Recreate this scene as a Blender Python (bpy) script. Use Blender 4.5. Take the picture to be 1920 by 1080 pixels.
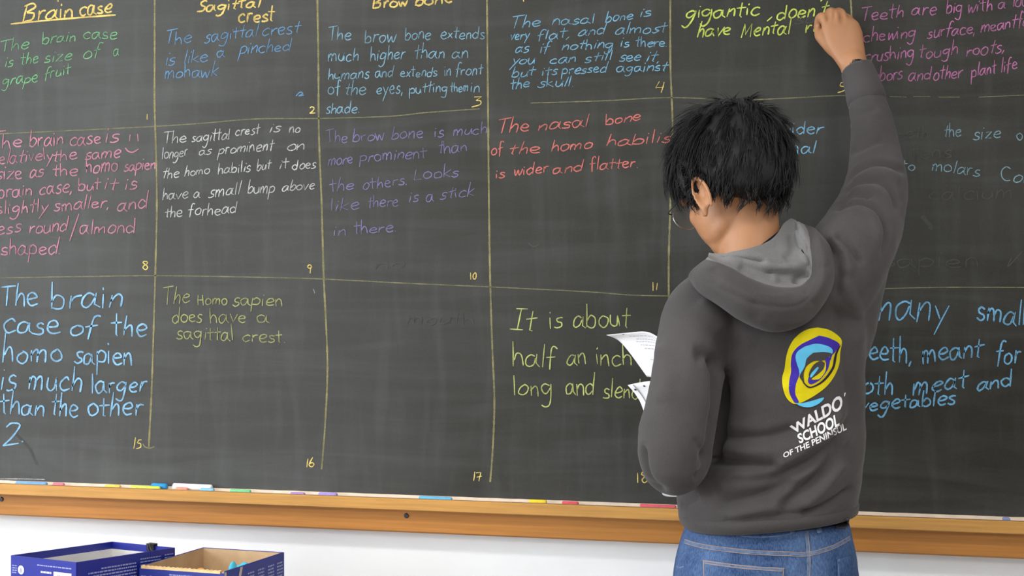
import bpy, bmesh, math, random
import numpy as np
from mathutils import Vector, Matrix, noise
from mathutils.bvhtree import BVHTree
from mathutils.geometry import tessellate_polygon

random.seed(7)
for o in list(bpy.data.objects):
    bpy.data.objects.remove(o, do_unlink=True)
C = bpy.context.scene.collection

# ------------------------------------------------------------------ camera
TH = math.atan(0.000092 * 2300)
FPX = 2300.0
Fv = Vector((-math.sin(TH), math.cos(TH), 0))
Rv = Vector((math.cos(TH), math.sin(TH), 0))
Zv = Vector((0, 0, 1))
D0 = 2.72 * math.cos(TH)
CAM = Vector((0.55, -D0, 1.40))
cd = bpy.data.cameras.new('camera')
cam = bpy.data.objects.new('camera', cd)
C.objects.link(cam)
cam.location = CAM
cam.rotation_euler = (math.pi / 2, 0, TH)
cd.sensor_width = 36
cd.lens = 36 * FPX / 1920
cd.clip_start = 0.05
bpy.context.scene.camera = cam

# ------------------------------------------------------------------ light, exposure
sc = bpy.context.scene
sc.view_settings.view_transform = 'Standard'
sc.view_settings.look = 'None'
sc.view_settings.gamma = 1
sc.view_settings.use_curve_mapping = False
sc.view_settings.exposure = 0.0
w = bpy.data.worlds.new('world'); sc.world = w
w.use_nodes = True
w.node_tree.nodes['Background'].inputs[0].default_value = (0.75, 0.87, 1, 1)
w.node_tree.nodes['Background'].inputs[1].default_value = 1.2


def area(name, loc, rot, sx, sy, power, col):
    l = bpy.data.lights.new(name, 'AREA')
    l.shape = 'RECTANGLE'; l.size = sx; l.size_y = sy
    l.energy = power; l.color = col
    o = bpy.data.objects.new(name, l); C.objects.link(o)
    o.location = loc; o.rotation_euler = rot
    o['kind'] = 'structure'
    return o


XL, XR, YB, ZT = -3.3, 4.6, -6.0, 3.0
WIN = [(-2.05, -0.75), (-3.75, -2.45), (-5.45, -4.15)]      # window openings on the left wall (y ranges)
for y0, y1 in WIN:
    area('window_daylight', (XL - 0.25, (y0 + y1) / 2, 1.75), (0, math.radians(-90), 0), 1.5, y1 - y0, 104, (0.90, 0.95, 1.0))
LAMPS = [(-0.9, -1.9), (1.6, -1.9), (-0.9, -4.6), (1.6, -4.6)]
for x, y in LAMPS:
    area('ceiling_lamp_light', (x, y, ZT - 0.09), (0, 0, 0), 1.1, 0.28, 29, (1.0, 0.96, 0.90))


# ------------------------------------------------------------------ helpers
def P(px, py, d):
    return CAM + d * (Fv + (px - 960) / FPX * Rv + (540 - py) / FPX * Zv)


def Bp(px, py, off=0.0):
    """pixel -> point on the vertical plane y = -off"""
    v = Fv + (px - 960) / FPX * Rv + (540 - py) / FPX * Zv
    return CAM + v * ((-off - CAM.y) / v.y)


def Hp(px, py, z):
    """pixel -> point on the horizontal plane z"""
    v = Fv + (px - 960) / FPX * Rv + (540 - py) / FPX * Zv
    return CAM + v * ((z - CAM.z) / v.z)


def topx(co):
    """numpy Nx3 -> px, py, depth"""
    d = co - np.array(CAM)
    f = d @ np.array(Fv); r = d @ np.array(Rv)
    return 960 + FPX * r / f, 540 - FPX * d[:, 2] / f, f


def sr(r, g, b):
    def c(v):
        v /= 255.0
        return v / 12.92 if v <= 0.04045 else ((v + 0.055) / 1.055) ** 2.4
    return (c(r), c(g), c(b))


def mesh_obj(name, verts, faces, mat=None, parent=None, smooth=False):
    me = bpy.data.meshes.new(name)
    me.from_pydata([tuple(v) for v in verts], [], faces)
    me.update()
    return link(name, me, mat, parent, smooth)


def link(name, me, mat=None, parent=None, smooth=False):
    o = bpy.data.objects.new(name, me); C.objects.link(o)
    if mat: me.materials.append(mat)
    if parent: o.parent = parent
    if smooth: me.polygons.foreach_set('use_smooth', [True] * len(me.polygons))
    return o


def bobj(name, bm, mat, parent=None, smooth=False):
    me = bpy.data.meshes.new(name)
    bmesh.ops.recalc_face_normals(bm, faces=bm.faces)
    bm.to_mesh(me); bm.free()
    return link(name, me, mat, parent, smooth)


def box(bm, x0, x1, y0, y1, z0, z1, bev=0.0):
    m = Matrix.Translation(((x0 + x1) / 2, (y0 + y1) / 2, (z0 + z1) / 2)) @ Matrix.Diagonal((x1 - x0, y1 - y0, z1 - z0, 1))
    g = bmesh.ops.create_cube(bm, size=1, matrix=m)
    if bev:
        es = {e for v in g['verts'] for e in v.link_edges}
        bmesh.ops.bevel(bm, geom=list(es), offset=bev, segments=2, affect='EDGES')


def empty(name, loc=(0, 0, 0)):
    o = bpy.data.objects.new(name, None); C.objects.link(o)
    o.location = loc; o.empty_display_size = 0.1
    return o


def tag(o, label, cat, group=None):
    o['label'] = label; o['category'] = cat
    if group: o['group'] = group
    return o


def struct(o):
    o['kind'] = 'structure'
    return o


def keep(o, parent):
    """parent an object built in world coordinates to an Empty that stands elsewhere"""
    o.parent = parent
    o.matrix_parent_inverse = Matrix.Translation(parent.location).inverted()
    return o


# ---- node materials
def newmat(name):
    m = bpy.data.materials.new(name); m.use_nodes = True
    nt = m.node_tree
    return m, nt, nt.nodes, nt.links, nt.nodes['Principled BSDF']


def mat(name, col, rough=0.7, spec=0.3, vary=0.0, vscale=8, bump=0.0, bscale=200, stretch=None, metal=0.0, sheen=0.0, sss=0.0):
    m, nt, N, L, B = newmat(name)
    B.inputs['Roughness'].default_value = rough
    B.inputs['Specular IOR Level'].default_value = spec
    B.inputs['Metallic'].default_value = metal
    if sheen:
        B.inputs['Sheen Weight'].default_value = sheen
        B.inputs['Sheen Roughness'].default_value = 0.6
    if sss:
        B.inputs['Subsurface Weight'].default_value = sss
        B.inputs['Subsurface Radius'].default_value = (0.012, 0.005, 0.003)
        B.inputs['Subsurface Scale'].default_value = 1.0
    tc = N.new('ShaderNodeTexCoord'); mp = N.new('ShaderNodeMapping')
    L.new(tc.outputs['Object'], mp.inputs[0])
    if stretch: mp.inputs['Scale'].default_value = stretch
    nz = N.new('ShaderNodeTexNoise'); nz.inputs['Scale'].default_value = vscale; nz.inputs['Detail'].default_value = 5
    L.new(mp.outputs[0], nz.inputs['Vector'])
    rp = N.new('ShaderNodeValToRGB')
    a = tuple(c * (1 - vary) for c in col) + (1,)
    b = tuple(min(1, c * (1 + vary)) for c in col) + (1,)
    rp.color_ramp.elements[0].position = 0.3; rp.color_ramp.elements[0].color = a
    rp.color_ramp.elements[1].position = 0.7; rp.color_ramp.elements[1].color = b
    L.new(nz.outputs['Fac'], rp.inputs[0]); L.new(rp.outputs[0], B.inputs['Base Color'])
    if bump:
        n2 = N.new('ShaderNodeTexNoise'); n2.inputs['Scale'].default_value = bscale; n2.inputs['Detail'].default_value = 3
        L.new(mp.outputs[0], n2.inputs['Vector'])
        bp = N.new('ShaderNodeBump'); bp.inputs['Strength'].default_value = bump; bp.inputs['Distance'].default_value = 0.002
        L.new(n2.outputs['Fac'], bp.inputs['Height']); L.new(bp.outputs[0], B.inputs['Normal'])
    return m


BOARD = (0.0205, 0.020, 0.0155)


def board_mat():
    m, nt, N, L, B = newmat('chalkboard slate')
    B.inputs['Roughness'].default_value = 0.6
    B.inputs['Specular IOR Level'].default_value = 0.22
    tc = N.new('ShaderNodeTexCoord')

    def nz(scale, st, det, dist=0.0):
        mp = N.new('ShaderNodeMapping'); mp.inputs['Scale'].default_value = st
        L.new(tc.outputs['Object'], mp.inputs[0])
        n = N.new('ShaderNodeTexNoise'); n.inputs['Scale'].default_value = scale
        n.inputs['Detail'].default_value = det; n.inputs['Distortion'].default_value = dist
        L.new(mp.outputs[0], n.inputs['Vector'])
        return n.outputs['Fac']

    def rng(v, a, b, c, d):
        r = N.new('ShaderNodeMapRange'); r.inputs[1].default_value = a; r.inputs[2].default_value = b
        r.inputs[3].default_value = c; r.inputs[4].default_value = d
        L.new(v, r.inputs[0]); return r.outputs[0]

    def mth(op, a, b):
        n = N.new('ShaderNodeMath'); n.operation = op
        for i, v in enumerate((a, b)):
            if isinstance(v, (int, float)): n.inputs[i].default_value = v
            else: L.new(v, n.inputs[i])
        return n.outputs[0]
    big = rng(nz(1.6, (1, 1, 1), 3, 0.6), 0.35, 0.75, 0, 0.024)
    wipe = rng(nz(3.0, (0.6, 1, 6), 6, 1.2), 0.45, 0.8, 0, 0.022)      # horizontal eraser strokes
    vert = rng(nz(5.0, (5, 1, 0.7), 4, 0.4), 0.5, 0.8, 0, 0.020)       # vertical wipes
    fine = rng(nz(420, (1, 1, 1), 2), 0.3, 0.7, -0.004, 0.004)
    sp = N.new('ShaderNodeSeparateXYZ'); L.new(tc.outputs['Object'], sp.inputs[0])
    low = rng(sp.outputs['Z'], 0.94, 1.12, 1.0, 0.0)                    # chalk dust settles toward the ledge
    lown = mth('MULTIPLY', mth('MULTIPLY', low, rng(nz(2.4, (1, 1, 4), 4, 0.8), 0.35, 0.7, 0, 1)), 0.035)
    lw = rng(sp.outputs['X'], -1.0, 0.35, 0.036, 0.0)                  # more of the pale mix colour towards the left end
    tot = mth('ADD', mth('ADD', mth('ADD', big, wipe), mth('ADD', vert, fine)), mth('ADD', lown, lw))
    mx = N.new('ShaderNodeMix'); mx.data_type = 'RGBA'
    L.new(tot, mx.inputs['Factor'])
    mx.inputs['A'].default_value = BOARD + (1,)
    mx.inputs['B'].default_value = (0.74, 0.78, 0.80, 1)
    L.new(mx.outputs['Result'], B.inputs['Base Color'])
    n2 = N.new('ShaderNodeTexNoise'); n2.inputs['Scale'].default_value = 900
    L.new(tc.outputs['Object'], n2.inputs['Vector'])
    bp = N.new('ShaderNodeBump'); bp.inputs['Strength'].default_value = 0.15; bp.inputs['Distance'].default_value = 0.001
    L.new(n2.outputs['Fac'], bp.inputs['Height']); L.new(bp.outputs[0], B.inputs['Normal'])
    return m


def chalk_mat(name, col, cover=0.75, under=(0.05, 0.05, 0.045)):
    """dry chalk: pigment only on the grain of the slate, the slate showing through between"""
    m, nt, N, L, B = newmat(name)
    B.inputs['Roughness'].default_value = 0.95; B.inputs['Specular IOR Level'].default_value = 0.05
    tc = N.new('ShaderNodeTexCoord')
    n = N.new('ShaderNodeTexNoise'); n.inputs['Scale'].default_value = 420; n.inputs['Detail'].default_value = 3
    L.new(tc.outputs['Object'], n.inputs['Vector'])
    n1 = N.new('ShaderNodeTexNoise'); n1.inputs['Scale'].default_value = 30; n1.inputs['Detail'].default_value = 2
    L.new(tc.outputs['Object'], n1.inputs['Vector'])
    ad = N.new('ShaderNodeMath'); ad.operation = 'ADD'
    L.new(n.outputs['Fac'], ad.inputs[0]); L.new(n1.outputs['Fac'], ad.inputs[1])
    r = N.new('ShaderNodeMapRange'); r.inputs[1].default_value = 0.84; r.inputs[2].default_value = 1.16
    r.inputs[3].default_value = cover * 0.55; r.inputs[4].default_value = min(1.0, cover * 1.12)
    L.new(ad.outputs[0], r.inputs[0])
    mx = N.new('ShaderNodeMix'); mx.data_type = 'RGBA'
    L.new(r.outputs[0], mx.inputs['Factor'])
    mx.inputs['A'].default_value = under + (1,)
    g_ = sum(col) / 3
    mx.inputs['B'].default_value = tuple(c * 0.80 + g_ * 0.12 + 0.05 for c in col) + (1,)
    L.new(mx.outputs['Result'], B.inputs['Base Color'])
    return m


M = {}
M['wall'] = mat('white painted plaster', (0.83, 0.85, 0.87), 0.85, 0.2, 0.02, 3, 0.35, 60)
M['ceil'] = mat('white ceiling paint', (0.8, 0.8, 0.78), 0.9, 0.2, 0.02, 3)
M['floor'] = mat('grey brown linoleum', (0.25, 0.21, 0.17), 0.5, 0.4, 0.12, 5)
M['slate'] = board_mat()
M['oak'] = mat('varnished oak ledge', sr(192, 142, 74), 0.45, 0.4, 0.16, 14, 0.12, 60, (0.35, 3, 9))
M['oak2'] = mat('varnished reddish oak apron', sr(176, 118, 54), 0.45, 0.4, 0.14, 14, 0.1, 60, (0.3, 3, 10))
M['dust'] = mat('pale chalk dust on wood', sr(225, 205, 185), 0.95, 0.1, 0.1, 30)
M['white'] = mat('white painted wood', (0.8, 0.8, 0.8), 0.5, 0.4)
M['steel'] = mat('dark screw steel', (0.08, 0.08, 0.1), 0.35, 0.5, metal=0.9)
M['black'] = mat('black metal', (0.012, 0.012, 0.014), 0.35, 0.5)

# ------------------------------------------------------------------ room shell
bm = bmesh.new(); box(bm, XL - 0.1, XR + 0.1, YB - 0.1, 0.1, -0.1, 0)
struct(bobj('floor', bm, M['floor']))
bm = bmesh.new(); box(bm, XL - 0.1, XR + 0.1, YB - 0.1, 0.1, ZT, ZT + 0.1)
struct(bobj('ceiling', bm, M['ceil']))
bm = bmesh.new(); box(bm, XL - 0.1, XR + 0.1, 0.0, 0.12, 0, ZT)
struct(bobj('wall_front', bm, M['wall']))
bm = bmesh.new(); box(bm, XL - 0.1, XR + 0.1, YB - 0.12, YB, 0, ZT)
struct(bobj('wall_back', bm, M['wall']))
bm = bmesh.new(); box(bm, XR, XR + 0.12, YB, 0, 0, ZT)
struct(bobj('wall_right', bm, M['wall']))
bm = bmesh.new()
zs0, zs1 = 0.95, 2.55
box(bm, XL - 0.12, XL, YB, 0, 0, zs0); box(bm, XL - 0.12, XL, YB, 0, zs1, ZT)
ys = [YB] + sorted(v for p in WIN for v in p) + [0]
for a, b in zip(ys[0::2], ys[1::2]):
    box(bm, XL - 0.12, XL, a, b, zs0, zs1)
struct(bobj('wall_left', bm, M['wall']))


def glass_mat():
    m, nt, N, L, B = newmat('window glass')
    t = N.new('ShaderNodeBsdfTransparent'); g = N.new('ShaderNodeBsdfGlossy'); g.inputs['Roughness'].default_value = 0.02
    mx = N.new('ShaderNodeMixShader'); mx.inputs[0].default_value = 0.06
    L.new(t.outputs[0], mx.inputs[1]); L.new(g.outputs[0], mx.inputs[2])
    L.new(mx.outputs[0], N['Material Output'].inputs['Surface'])
    return m


M['glass'] = glass_mat()
for i, (y0, y1) in enumerate(WIN):
    bm = bmesh.new()
    t = 0.05
    box(bm, XL - 0.09, XL - 0.03, y0, y0 + t, zs0, zs1); box(bm, XL - 0.09, XL - 0.03, y1 - t, y1, zs0, zs1)
    box(bm, XL - 0.09, XL - 0.03, y0, y1, zs0, zs0 + t); box(bm, XL - 0.09, XL - 0.03, y0, y1, zs1 - t, zs1)
    ym = (y0 + y1) / 2
    box(bm, XL - 0.085, XL - 0.035, ym - 0.02, ym + 0.02, zs0, zs1)
    box(bm, XL - 0.085, XL - 0.035, y0, y1, 1.73, 1.77)
    wo = struct(bobj('window_%d' % (i + 1), bm, M['white']))
    bm = bmesh.new(); box(bm, XL - 0.063, XL - 0.057, y0 + t, y1 - t, zs0 + t, zs1 - t)
    g = bobj('pane', bm, M['glass'], wo)
    bm = bmesh.new(); box(bm, XL - 0.03, XL + 0.08, y0 - 0.03, y1 + 0.03, zs0 - 0.03, zs0)
    bobj('window_sill', bm, M['white'], wo)
bm = bmesh.new(); box(bm, XL, XR, -0.015, 0, 0, 0.1); struct(bobj('baseboard_front', bm, M['white']))

m_, nt_, N_, L_, B_ = newmat('lamp diffuser')
B_.inputs['Emission Color'].default_value = (1, 0.96, 0.9, 1); B_.inputs['Emission Strength'].default_value = 2.0
M['diff'] = m_
for k, (x, y) in enumerate(LAMPS):
    t = empty('ceiling_lamp', (x, y, ZT))
    tag(t, 'long white fluorescent ceiling fixture, ' + ['front left', 'front right', 'rear left', 'rear right'][k] + ' of the four on the ceiling', 'lamp', 'ceiling lamps')
    bm = bmesh.new(); box(bm, -0.6, 0.6, -0.17, 0.17, -0.05, 0, 0.008); bobj('housing', bm, M['white'], t)
    bm = bmesh.new(); box(bm, -0.56, 0.56, -0.145, 0.145, -0.068, -0.05, 0.004); bobj('diffuser', bm, M['diff'], t)

# ------------------------------------------------------------------ chalkboard
BT = 0.03                                   # board face stands 3 cm off the wall


def on(px, py, off=0.0):
    return Bp(px, py, BT + off)


Zl = on(960, 936).z                          # ledge top
cb = empty('chalkboard', (0.5, -BT, Zl))
tag(cb, 'long dark slate chalkboard covered in coloured handwriting, with oak chalk ledge', 'chalkboard')
BX0, BX1, BZ1 = -1.9, 2.6, Zl + 1.25
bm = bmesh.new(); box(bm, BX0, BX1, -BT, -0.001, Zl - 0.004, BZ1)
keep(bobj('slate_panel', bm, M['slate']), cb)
# ledge with a shallow groove, extruded along x
z0 = Zl
prof = [(-BT - 0.0005, z0), (-BT - 0.006, z0), (-BT - 0.009, z0 - 0.006), (-BT - 0.030, z0 - 0.006), (-BT - 0.033, z0 - 0.001),
        (-BT - 0.040, z0 - 0.0005), (-BT - 0.043, z0 - 0.003), (-BT - 0.043, z0 - 0.024), (-BT - 0.041, z0 - 0.026), (-0.0005, z0 - 0.026), (-0.0005, z0 - 0.008), (-BT - 0.0005, z0 - 0.008)]


def extrude_x(name, prof, x0, x1, m, nseg=1):
    vs = [(x0 + (x1 - x0) * i / nseg, y, z) for i in range(nseg + 1) for y, z in prof]
    n = len(prof)
    fs = []
    for i in range(nseg):
        for j in range(n):
            k = (j + 1) % n
            fs.append((i * n + j, i * n + k, (i + 1) * n + k, (i + 1) * n + j))
    fs.append(tuple(range(n))); fs.append(tuple(reversed(range(nseg * n, nseg * n + n))))
    bm = bmesh.new(); me = bpy.data.meshes.new('t'); me.from_pydata(vs, [], fs); bm.from_mesh(me)
    return bobj(name, bm, m)


keep(extrude_x('chalk_ledge', prof, BX0, BX1, M['oak']), cb)
YA = -BT - 0.016
za0, za1 = z0 - 0.0805, z0 - 0.026
prof2 = [(-0.0005, za1), (YA, za1), (YA, za0 + 0.004), (YA + 0.004, za0), (-0.0005, za0)]
keep(extrude_x('apron_board', prof2, BX0, BX1, M['oak2']), cb)
for (x0, x1, z0_, z1_) in ((BX0 - 0.04, BX1 + 0.04, BZ1, BZ1 + 0.045),):
    bm = bmesh.new(); box(bm, x0, x1, -BT - 0.012, -0.0005, z0_, z1_, 0.003); keep(bobj('top_frame', bm, M['oak']), cb)
for x in (BX0 - 0.04, BX1):
    bm = bmesh.new(); box(bm, x, x + 0.04, -BT - 0.012, -0.0005, za0, BZ1, 0.003); keep(bobj('side_frame', bm, M['oak']), cb)
# thin film of dust on the ledge top and lip
dv, df = [], []
for i in range(241):
    x = BX0 + (BX1 - BX0) * i / 240
    e = 0.0006 * noise.noise((x * 30, 0, 0))
    for (yy, zz) in ((-BT - 0.0006, z0 + 0.0012 + e), (-BT - 0.0065, z0 + 0.0008), (-BT - 0.009, z0 - 0.0050), (-BT - 0.030, z0 - 0.0052), (-BT - 0.033, z0 - 0.0001), (-BT - 0.0385 + e * 3, z0 + 0.0001)):
        dv.append((x, yy, zz))
    if i:
        for j in range(5):
            a = (i - 1) * 6 + j
            df.append((a, a + 1, a + 7, a + 6))
keep(mesh_obj('chalk_dust', dv, df, M['dust'], None, True), cb)
# screws and worn slot in the apron
for (px, py) in ((3, 936), (762, 967)):
    c = Bp(px, py, -YA)
    bm = bmesh.new()
    bmesh.ops.create_cone(bm, cap_ends=True, segments=20, radius1=0.0062, radius2=0.0045, depth=0.003, matrix=Matrix.Rotation(math.pi / 2, 4, 'X'))
    box(bm, -0.0045, 0.0045, -0.0022, -0.0012, -0.0006, 0.0006)
    box(bm, -0.0006, 0.0006, -0.0022, -0.0012, -0.0045, 0.0045)
    s = bobj('screw', bm, M['steel']); s.location = (c.x, YA - 0.001, c.z); keep(s, cb)
M['knot'] = mat('dark scorched gouge', sr(70, 45, 28), 0.8, 0.1, 0.2, 60)
pts = [(1015, 966), (1040, 965.4), (1075, 966.2), (1108, 967.4), (1100, 969), (1078, 967.6), (1040, 966.8), (1024, 967.6)]
vs = [Bp(x, y, -YA + 0.0006) for x, y in pts]
keep(mesh_obj('gouge', vs, [tuple(range(8))], M['knot']), cb)

# ------------------------------------------------------------------ handwriting
G = {
 'a': (1.0, ".70,.85 .42,1 .1,.7 .08,.2 .3,0 .55,.2 .70,.75/-.76,1.02 .72,.25 .98,-.03"),
 'b': (.9, "-.1,2 .12,0/.12,.5 .4,1 .75,.75 .7,.2 .4,0 .12,.15"),
 'c': (.85, ".75,.8 .5,1 .15,.7 .12,.25 .4,0 .78,.15"),
 'd': (1.0, ".72,.7 .45,1 .12,.7 .12,.25 .4,0 .7,.3/-.8,2 .76,0"),
 'e': (.9, ".12,.5 .5,.52 .75,.72 .52,1 .2,.8 .12,.35 .4,0 .82,.15"),
 'f': (.75, ".75,1.8 .52,2 .34,1.6 .28,-.3/-.0,.95 .66,1.03"),
 'g': (.95, ".72,.85 .4,1 .1,.7 .15,.3 .45,.2 .72,.6/.76,1 .74,0 .6,-.75 .3,-.95 .02,-.7"),
 'h': (.85, "-.12,2 .12,0/.12,.45 .38,1 .64,.8 .7,0"),
 'i': (.4, "-.15,1 .17,0/-.17,1.4 .19,1.55"),
 'k': (.85, "-.12,2 .12,0/-.68,1.05 .15,.5 .74,0"),
 'l': (.38, "-.15,2 .17,0"),
 'm': (1.25, "-.1,1 .12,0/.12,.5 .3,1 .5,.8 .52,0/.52,.5 .78,1 1.0,.8 1.04,0"),
 'n': (.85, "-.12,1 .12,0/.12,.5 .4,1 .64,.8 .7,0"),
 'o': (.9, ".45,1 .14,.75 .12,.25 .42,0 .75,.25 .75,.75 .42,1.02"),
 'p': (.9, "-.12,1 .1,-.95/.12,.7 .45,1 .78,.7 .65,.15 .15,.08"),
 'r': (.7, "-.12,1 .14,0/.14,.5 .32,.92 .64,.95"),
 's': (.75, ".65,.88 .42,1 .18,.8 .3,.55 .58,.4 .6,.12 .3,-.02 .04,.1"),
 't': (.7, "-.35,1.8 .33,.12 .45,0/-.0,1.08 .72,1.16"),
 'u': (.88, ".12,1 .1,.3 .35,0 .62,.25 .7,.95/-.7,1 .76,0"),
 'v': (.78, "-.08,1 .35,0 .72,1"),
 'w': (1.1, ".08,1 .22,.05 .34,.05 .5,.75 .66,.05 .8,.08 1.0,1"),
 'x': (.8, "-.1,1 .68,0/-.68,1 .08,0"),
 'y': (.85, "-.1,1 .42,.2/-.78,1 .14,-.95"),
 'z': (.8, "-.1,1 .68,1 .08,0 .75,0"),
 'j': (.5, ".3,1 .3,-.6 .0,-.9"),
 'T': (1.0, "-.0,1.85 1.05,2/-.52,1.9 .46,0"),
 'B': (1.1, "-.2,1.9 .1,0/.0,1.8 .6,2 .85,1.6 .25,1.05/.25,1.05 .8,.9 .75,.2 .1,0"),
 'S': (1.0, ".85,1.7 .6,1.95 .25,1.6 .4,1.1 .75,.7 .65,.15 .1,.05"),
 'D': (1.1, "-.2,1.9 .12,0/.1,1.85 .8,1.7 .9,.8 .6,.15 .1,0"),
 'L': (.85, "-.15,1.5 .12,0 .78,.05"),
 'M': (1.2, "-.1,0 .2,1.7 .5,.4 .9,1.7 1.0,0"),
 'H': (1.0, "-.12,1.5 .1,0/-.78,1.5 .76,0/-.1,.72 .8,.8"),
 'I': (.95, "-.25,1.95 .9,1.9/-.58,1.93 .45,.05/-.0,.05 .85,.0"),
 'C': (1.1, ".75,1.3 .4,1.5 .05,1.0 .15,.3 .6,0 .95,.1"),
 '/': (.5, "-.4,2.2 .0,-.8"),
 '.': (.35, "-.1,.05 .2,.0 .13,.09"),
 ',': (.4, "-.2,.15 .05,-.35"),
 "'": (.3, "-.1,1.6 .2,1.9"),
 '1': (.5, "-.22,1.9 .2,0"),
 '2': (.95, ".1,1.5 .4,1.9 .8,1.6 .5,.7 .05,.05/-.05,.05 .9,.15"),
 '3': (.9, "-.1,1.85 .75,1.9 .35,1.2/.35,1.2 .75,1.0 .7,.3 .0,.0"),
 '4': (.9, "-.3,1.9 .0,.9 .8,1.0/-.85,1.8 .6,0"),
 '5': (.9, "-.75,1.9 .25,1.85 .2,1.2/.2,1.2 .7,1.05 .7,.3 .05,.0"),
 '6': (.9, ".6,1.9 .2,1.0 .1,.3 .4,0 .7,.35 .5,.8 .15,.6"),
 '7': (.9, "-.0,1.7 .7,1.8 .4,0/-.1,.85 .8,1.0"),
 '8': (.85, ".65,1.6 .35,1.9 .15,1.5 .45,1.05 .7,.5 .4,0 .1,.4 .3,.9 .6,1.3 .65,1.65"),
 '9': (.8, ".6,1.6 .3,1.85 .08,1.4 .3,1.1 .62,1.5/.62,1.6 .5,.8 .4,0"),
 '0': (.85, ".4,1.9 .1,1.2 .15,.3 .4,0 .7,.5 .65,1.5 .38,1.88"),
}
GP = {}
for k, (adv, s) in G.items():
    out = []
    for st in s.split('/'):
        straight = st[0] == '-'
        if straight: st = st[1:]
        out.append((straight, [tuple(float(c) for c in p.split(',')) for p in st.split()]))
    GP[k] = (adv, out)


def smooth_line(pts, n=5):
    if len(pts) < 3: return pts
    q = [pts[0]] + list(pts) + [pts[-1]]
    out = []
    for i in range(1, len(q) - 2):
        p0, p1, p2, p3 = q[i - 1], q[i], q[i + 1], q[i + 2]
        for j in range(n):
            t = j / n
            out.append(tuple(0.5 * (2 * p1[a] + (p2[a] - p0[a]) * t + (2 * p0[a] - 5 * p1[a] + 4 * p2[a] - p3[a]) * t * t + (3 * p1[a] - p0[a] - 3 * p2[a] + p3[a]) * t ** 3) for a in range(len(p1))))
    out.append(tuple(pts[-1]))
    return out


def ribbon2d(pts, wd, V, Fc, taper=True, rng=random):
    """flat stroke in pixel space -> left/right pairs"""
    n = len(pts); base = len(V)
    for i, (x, y) in enumerate(pts):
        a = pts[max(0, i - 1)]; b = pts[min(n - 1, i + 1)]
        dx, dy = b[0] - a[0], b[1] - a[1]; l = math.hypot(dx, dy) or 1
        nx, ny = -dy / l, dx / l
        h = wd * 0.5 * (1 + rng.uniform(-0.22, 0.22))
        if taper and i in (0, n - 1): h *= 0.65
        V.append((x + nx * h, y + ny * h)); V.append((x - nx * h, y - ny * h))
        if i:
            k = base + 2 * i
            Fc.append((k - 2, k - 1, k + 1, k))


def word_strokes(txt, x0, y0, x1, y1, xh, slant, rng):
    nat = sum(GP[c][0] for c in txt)
    sx = (x1 - x0) / nat
    cx = 0; out = []
    for c in txt:
        adv, st = GP[c]
        js = 1 + rng.uniform(-0.13, 0.13); jy = rng.uniform(-0.10, 0.10); jr = rng.uniform(-0.09, 0.09)
        for straight, pts in st:
            q = []
            for (u, v) in pts:
                v2 = v * js + jy + rng.uniform(-.06, .06)
                u2 = u + (slant + jr) * v2 + rng.uniform(-.05, .05)
                X = x0 + (cx + u2) * sx
                t = (X - x0) / max(1e-6, (x1 - x0))
                q.append((X, y0 + (y1 - y0) * t - v2 * xh))
            if not straight: q = smooth_line(q, 4)
            elif len(q) == 2:
                q = [q[0], ((q[0][0] + q[1][0]) / 2 + rng.uniform(-.4, .4), (q[0][1] + q[1][1]) / 2), q[1]]
            out.append(q)
        cx += adv
    return out


layer = [0]


def writing(label, col, xh, wd, lines, slant=0.12, cover=0.75, extra=(), name='chalk_word', single=True):
    layer[0] += 1
    rng = random.Random(len(label) * 31 + layer[0])
    m = chalk_mat(label, col, cover)
    off = 0.0006 + layer[0] * 0.00002
    rows_ = [[it.strip() for it in ln.strip().split(';') if it.strip()] for ln in lines.split('\n')]
    if single: rows_ = [[it] for r in rows_ for it in r]

    def put(V, Fc):
        o = mesh_obj(name, [on(x, y, off) for x, y in V], Fc, m)
        o['label'] = label
        keep(o, cb)
    for r in rows_:
        V, Fc = [], []
        for item in r:
            f = item.split('|')
            x0, y0, x1, y1 = (float(v) for v in f[1].split())
            h = float(f[2]) if len(f) > 2 else xh
            for q in word_strokes(f[0], x0, y0, x1, y1, h, slant, rng):
                ribbon2d(q, wd, V, Fc, rng=rng)
        put(V, Fc)
    for q in extra:
        V, Fc = [], []
        ribbon2d(smooth_line(q, 4), wd, V, Fc, rng=rng)
        put(V, Fc)


YEL = sr(235, 200, 75)
writing('large yellow chalk column headings along the top', YEL, 15, 3.2, """Brain|42 40 138 31|17;case|148 29 210 24|16
Sagittal|366 23 488 13|11;crest|445 42 515 41|15
Brow|697 16 766 11|11;bone|776 11 850 5|11""", .1, .95,
        extra=[[(20, 45), (80, 39), (150, 33), (217, 28)], [(981, -3), (982, 3)], [(108, -4), (109, 3)]], name='chalk_heading', single=True)
writing('small yellow chalk numerals in the cell corners', sr(240, 210, 80), 6, 1.9, """1|273 224 279 224|6;2|580 212 592 212|6;3|885 200 903 199|10;4|1229 175 1246 175|10;5|1569 173 1585 172|9.5
8|266 506 280 506|9.5;9|576 512 586 512|9;10|881 524 894 524|7.5;11|1222 545 1235 544|7.5
15|248 841 265 841|10;16|572 876 591 875|10;17|886 901 904 901|10;18|1193 905 1216 905|10""", .05, .95, name='chalk_numeral', single=True)
writing('green chalk writing in the first cell', sr(105, 190, 120), 12, 1.8, """The|0 98 55 91;brain|78 83 143 76;case|155 73 220 72
is|8 127 25 125;the|38 122 72 118;size|82 119 135 112;of|155 110 188 105;a|212 105 224 104
grape|3 160 72 153;fruit|82 150 132 139""", .12, .78)
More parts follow.
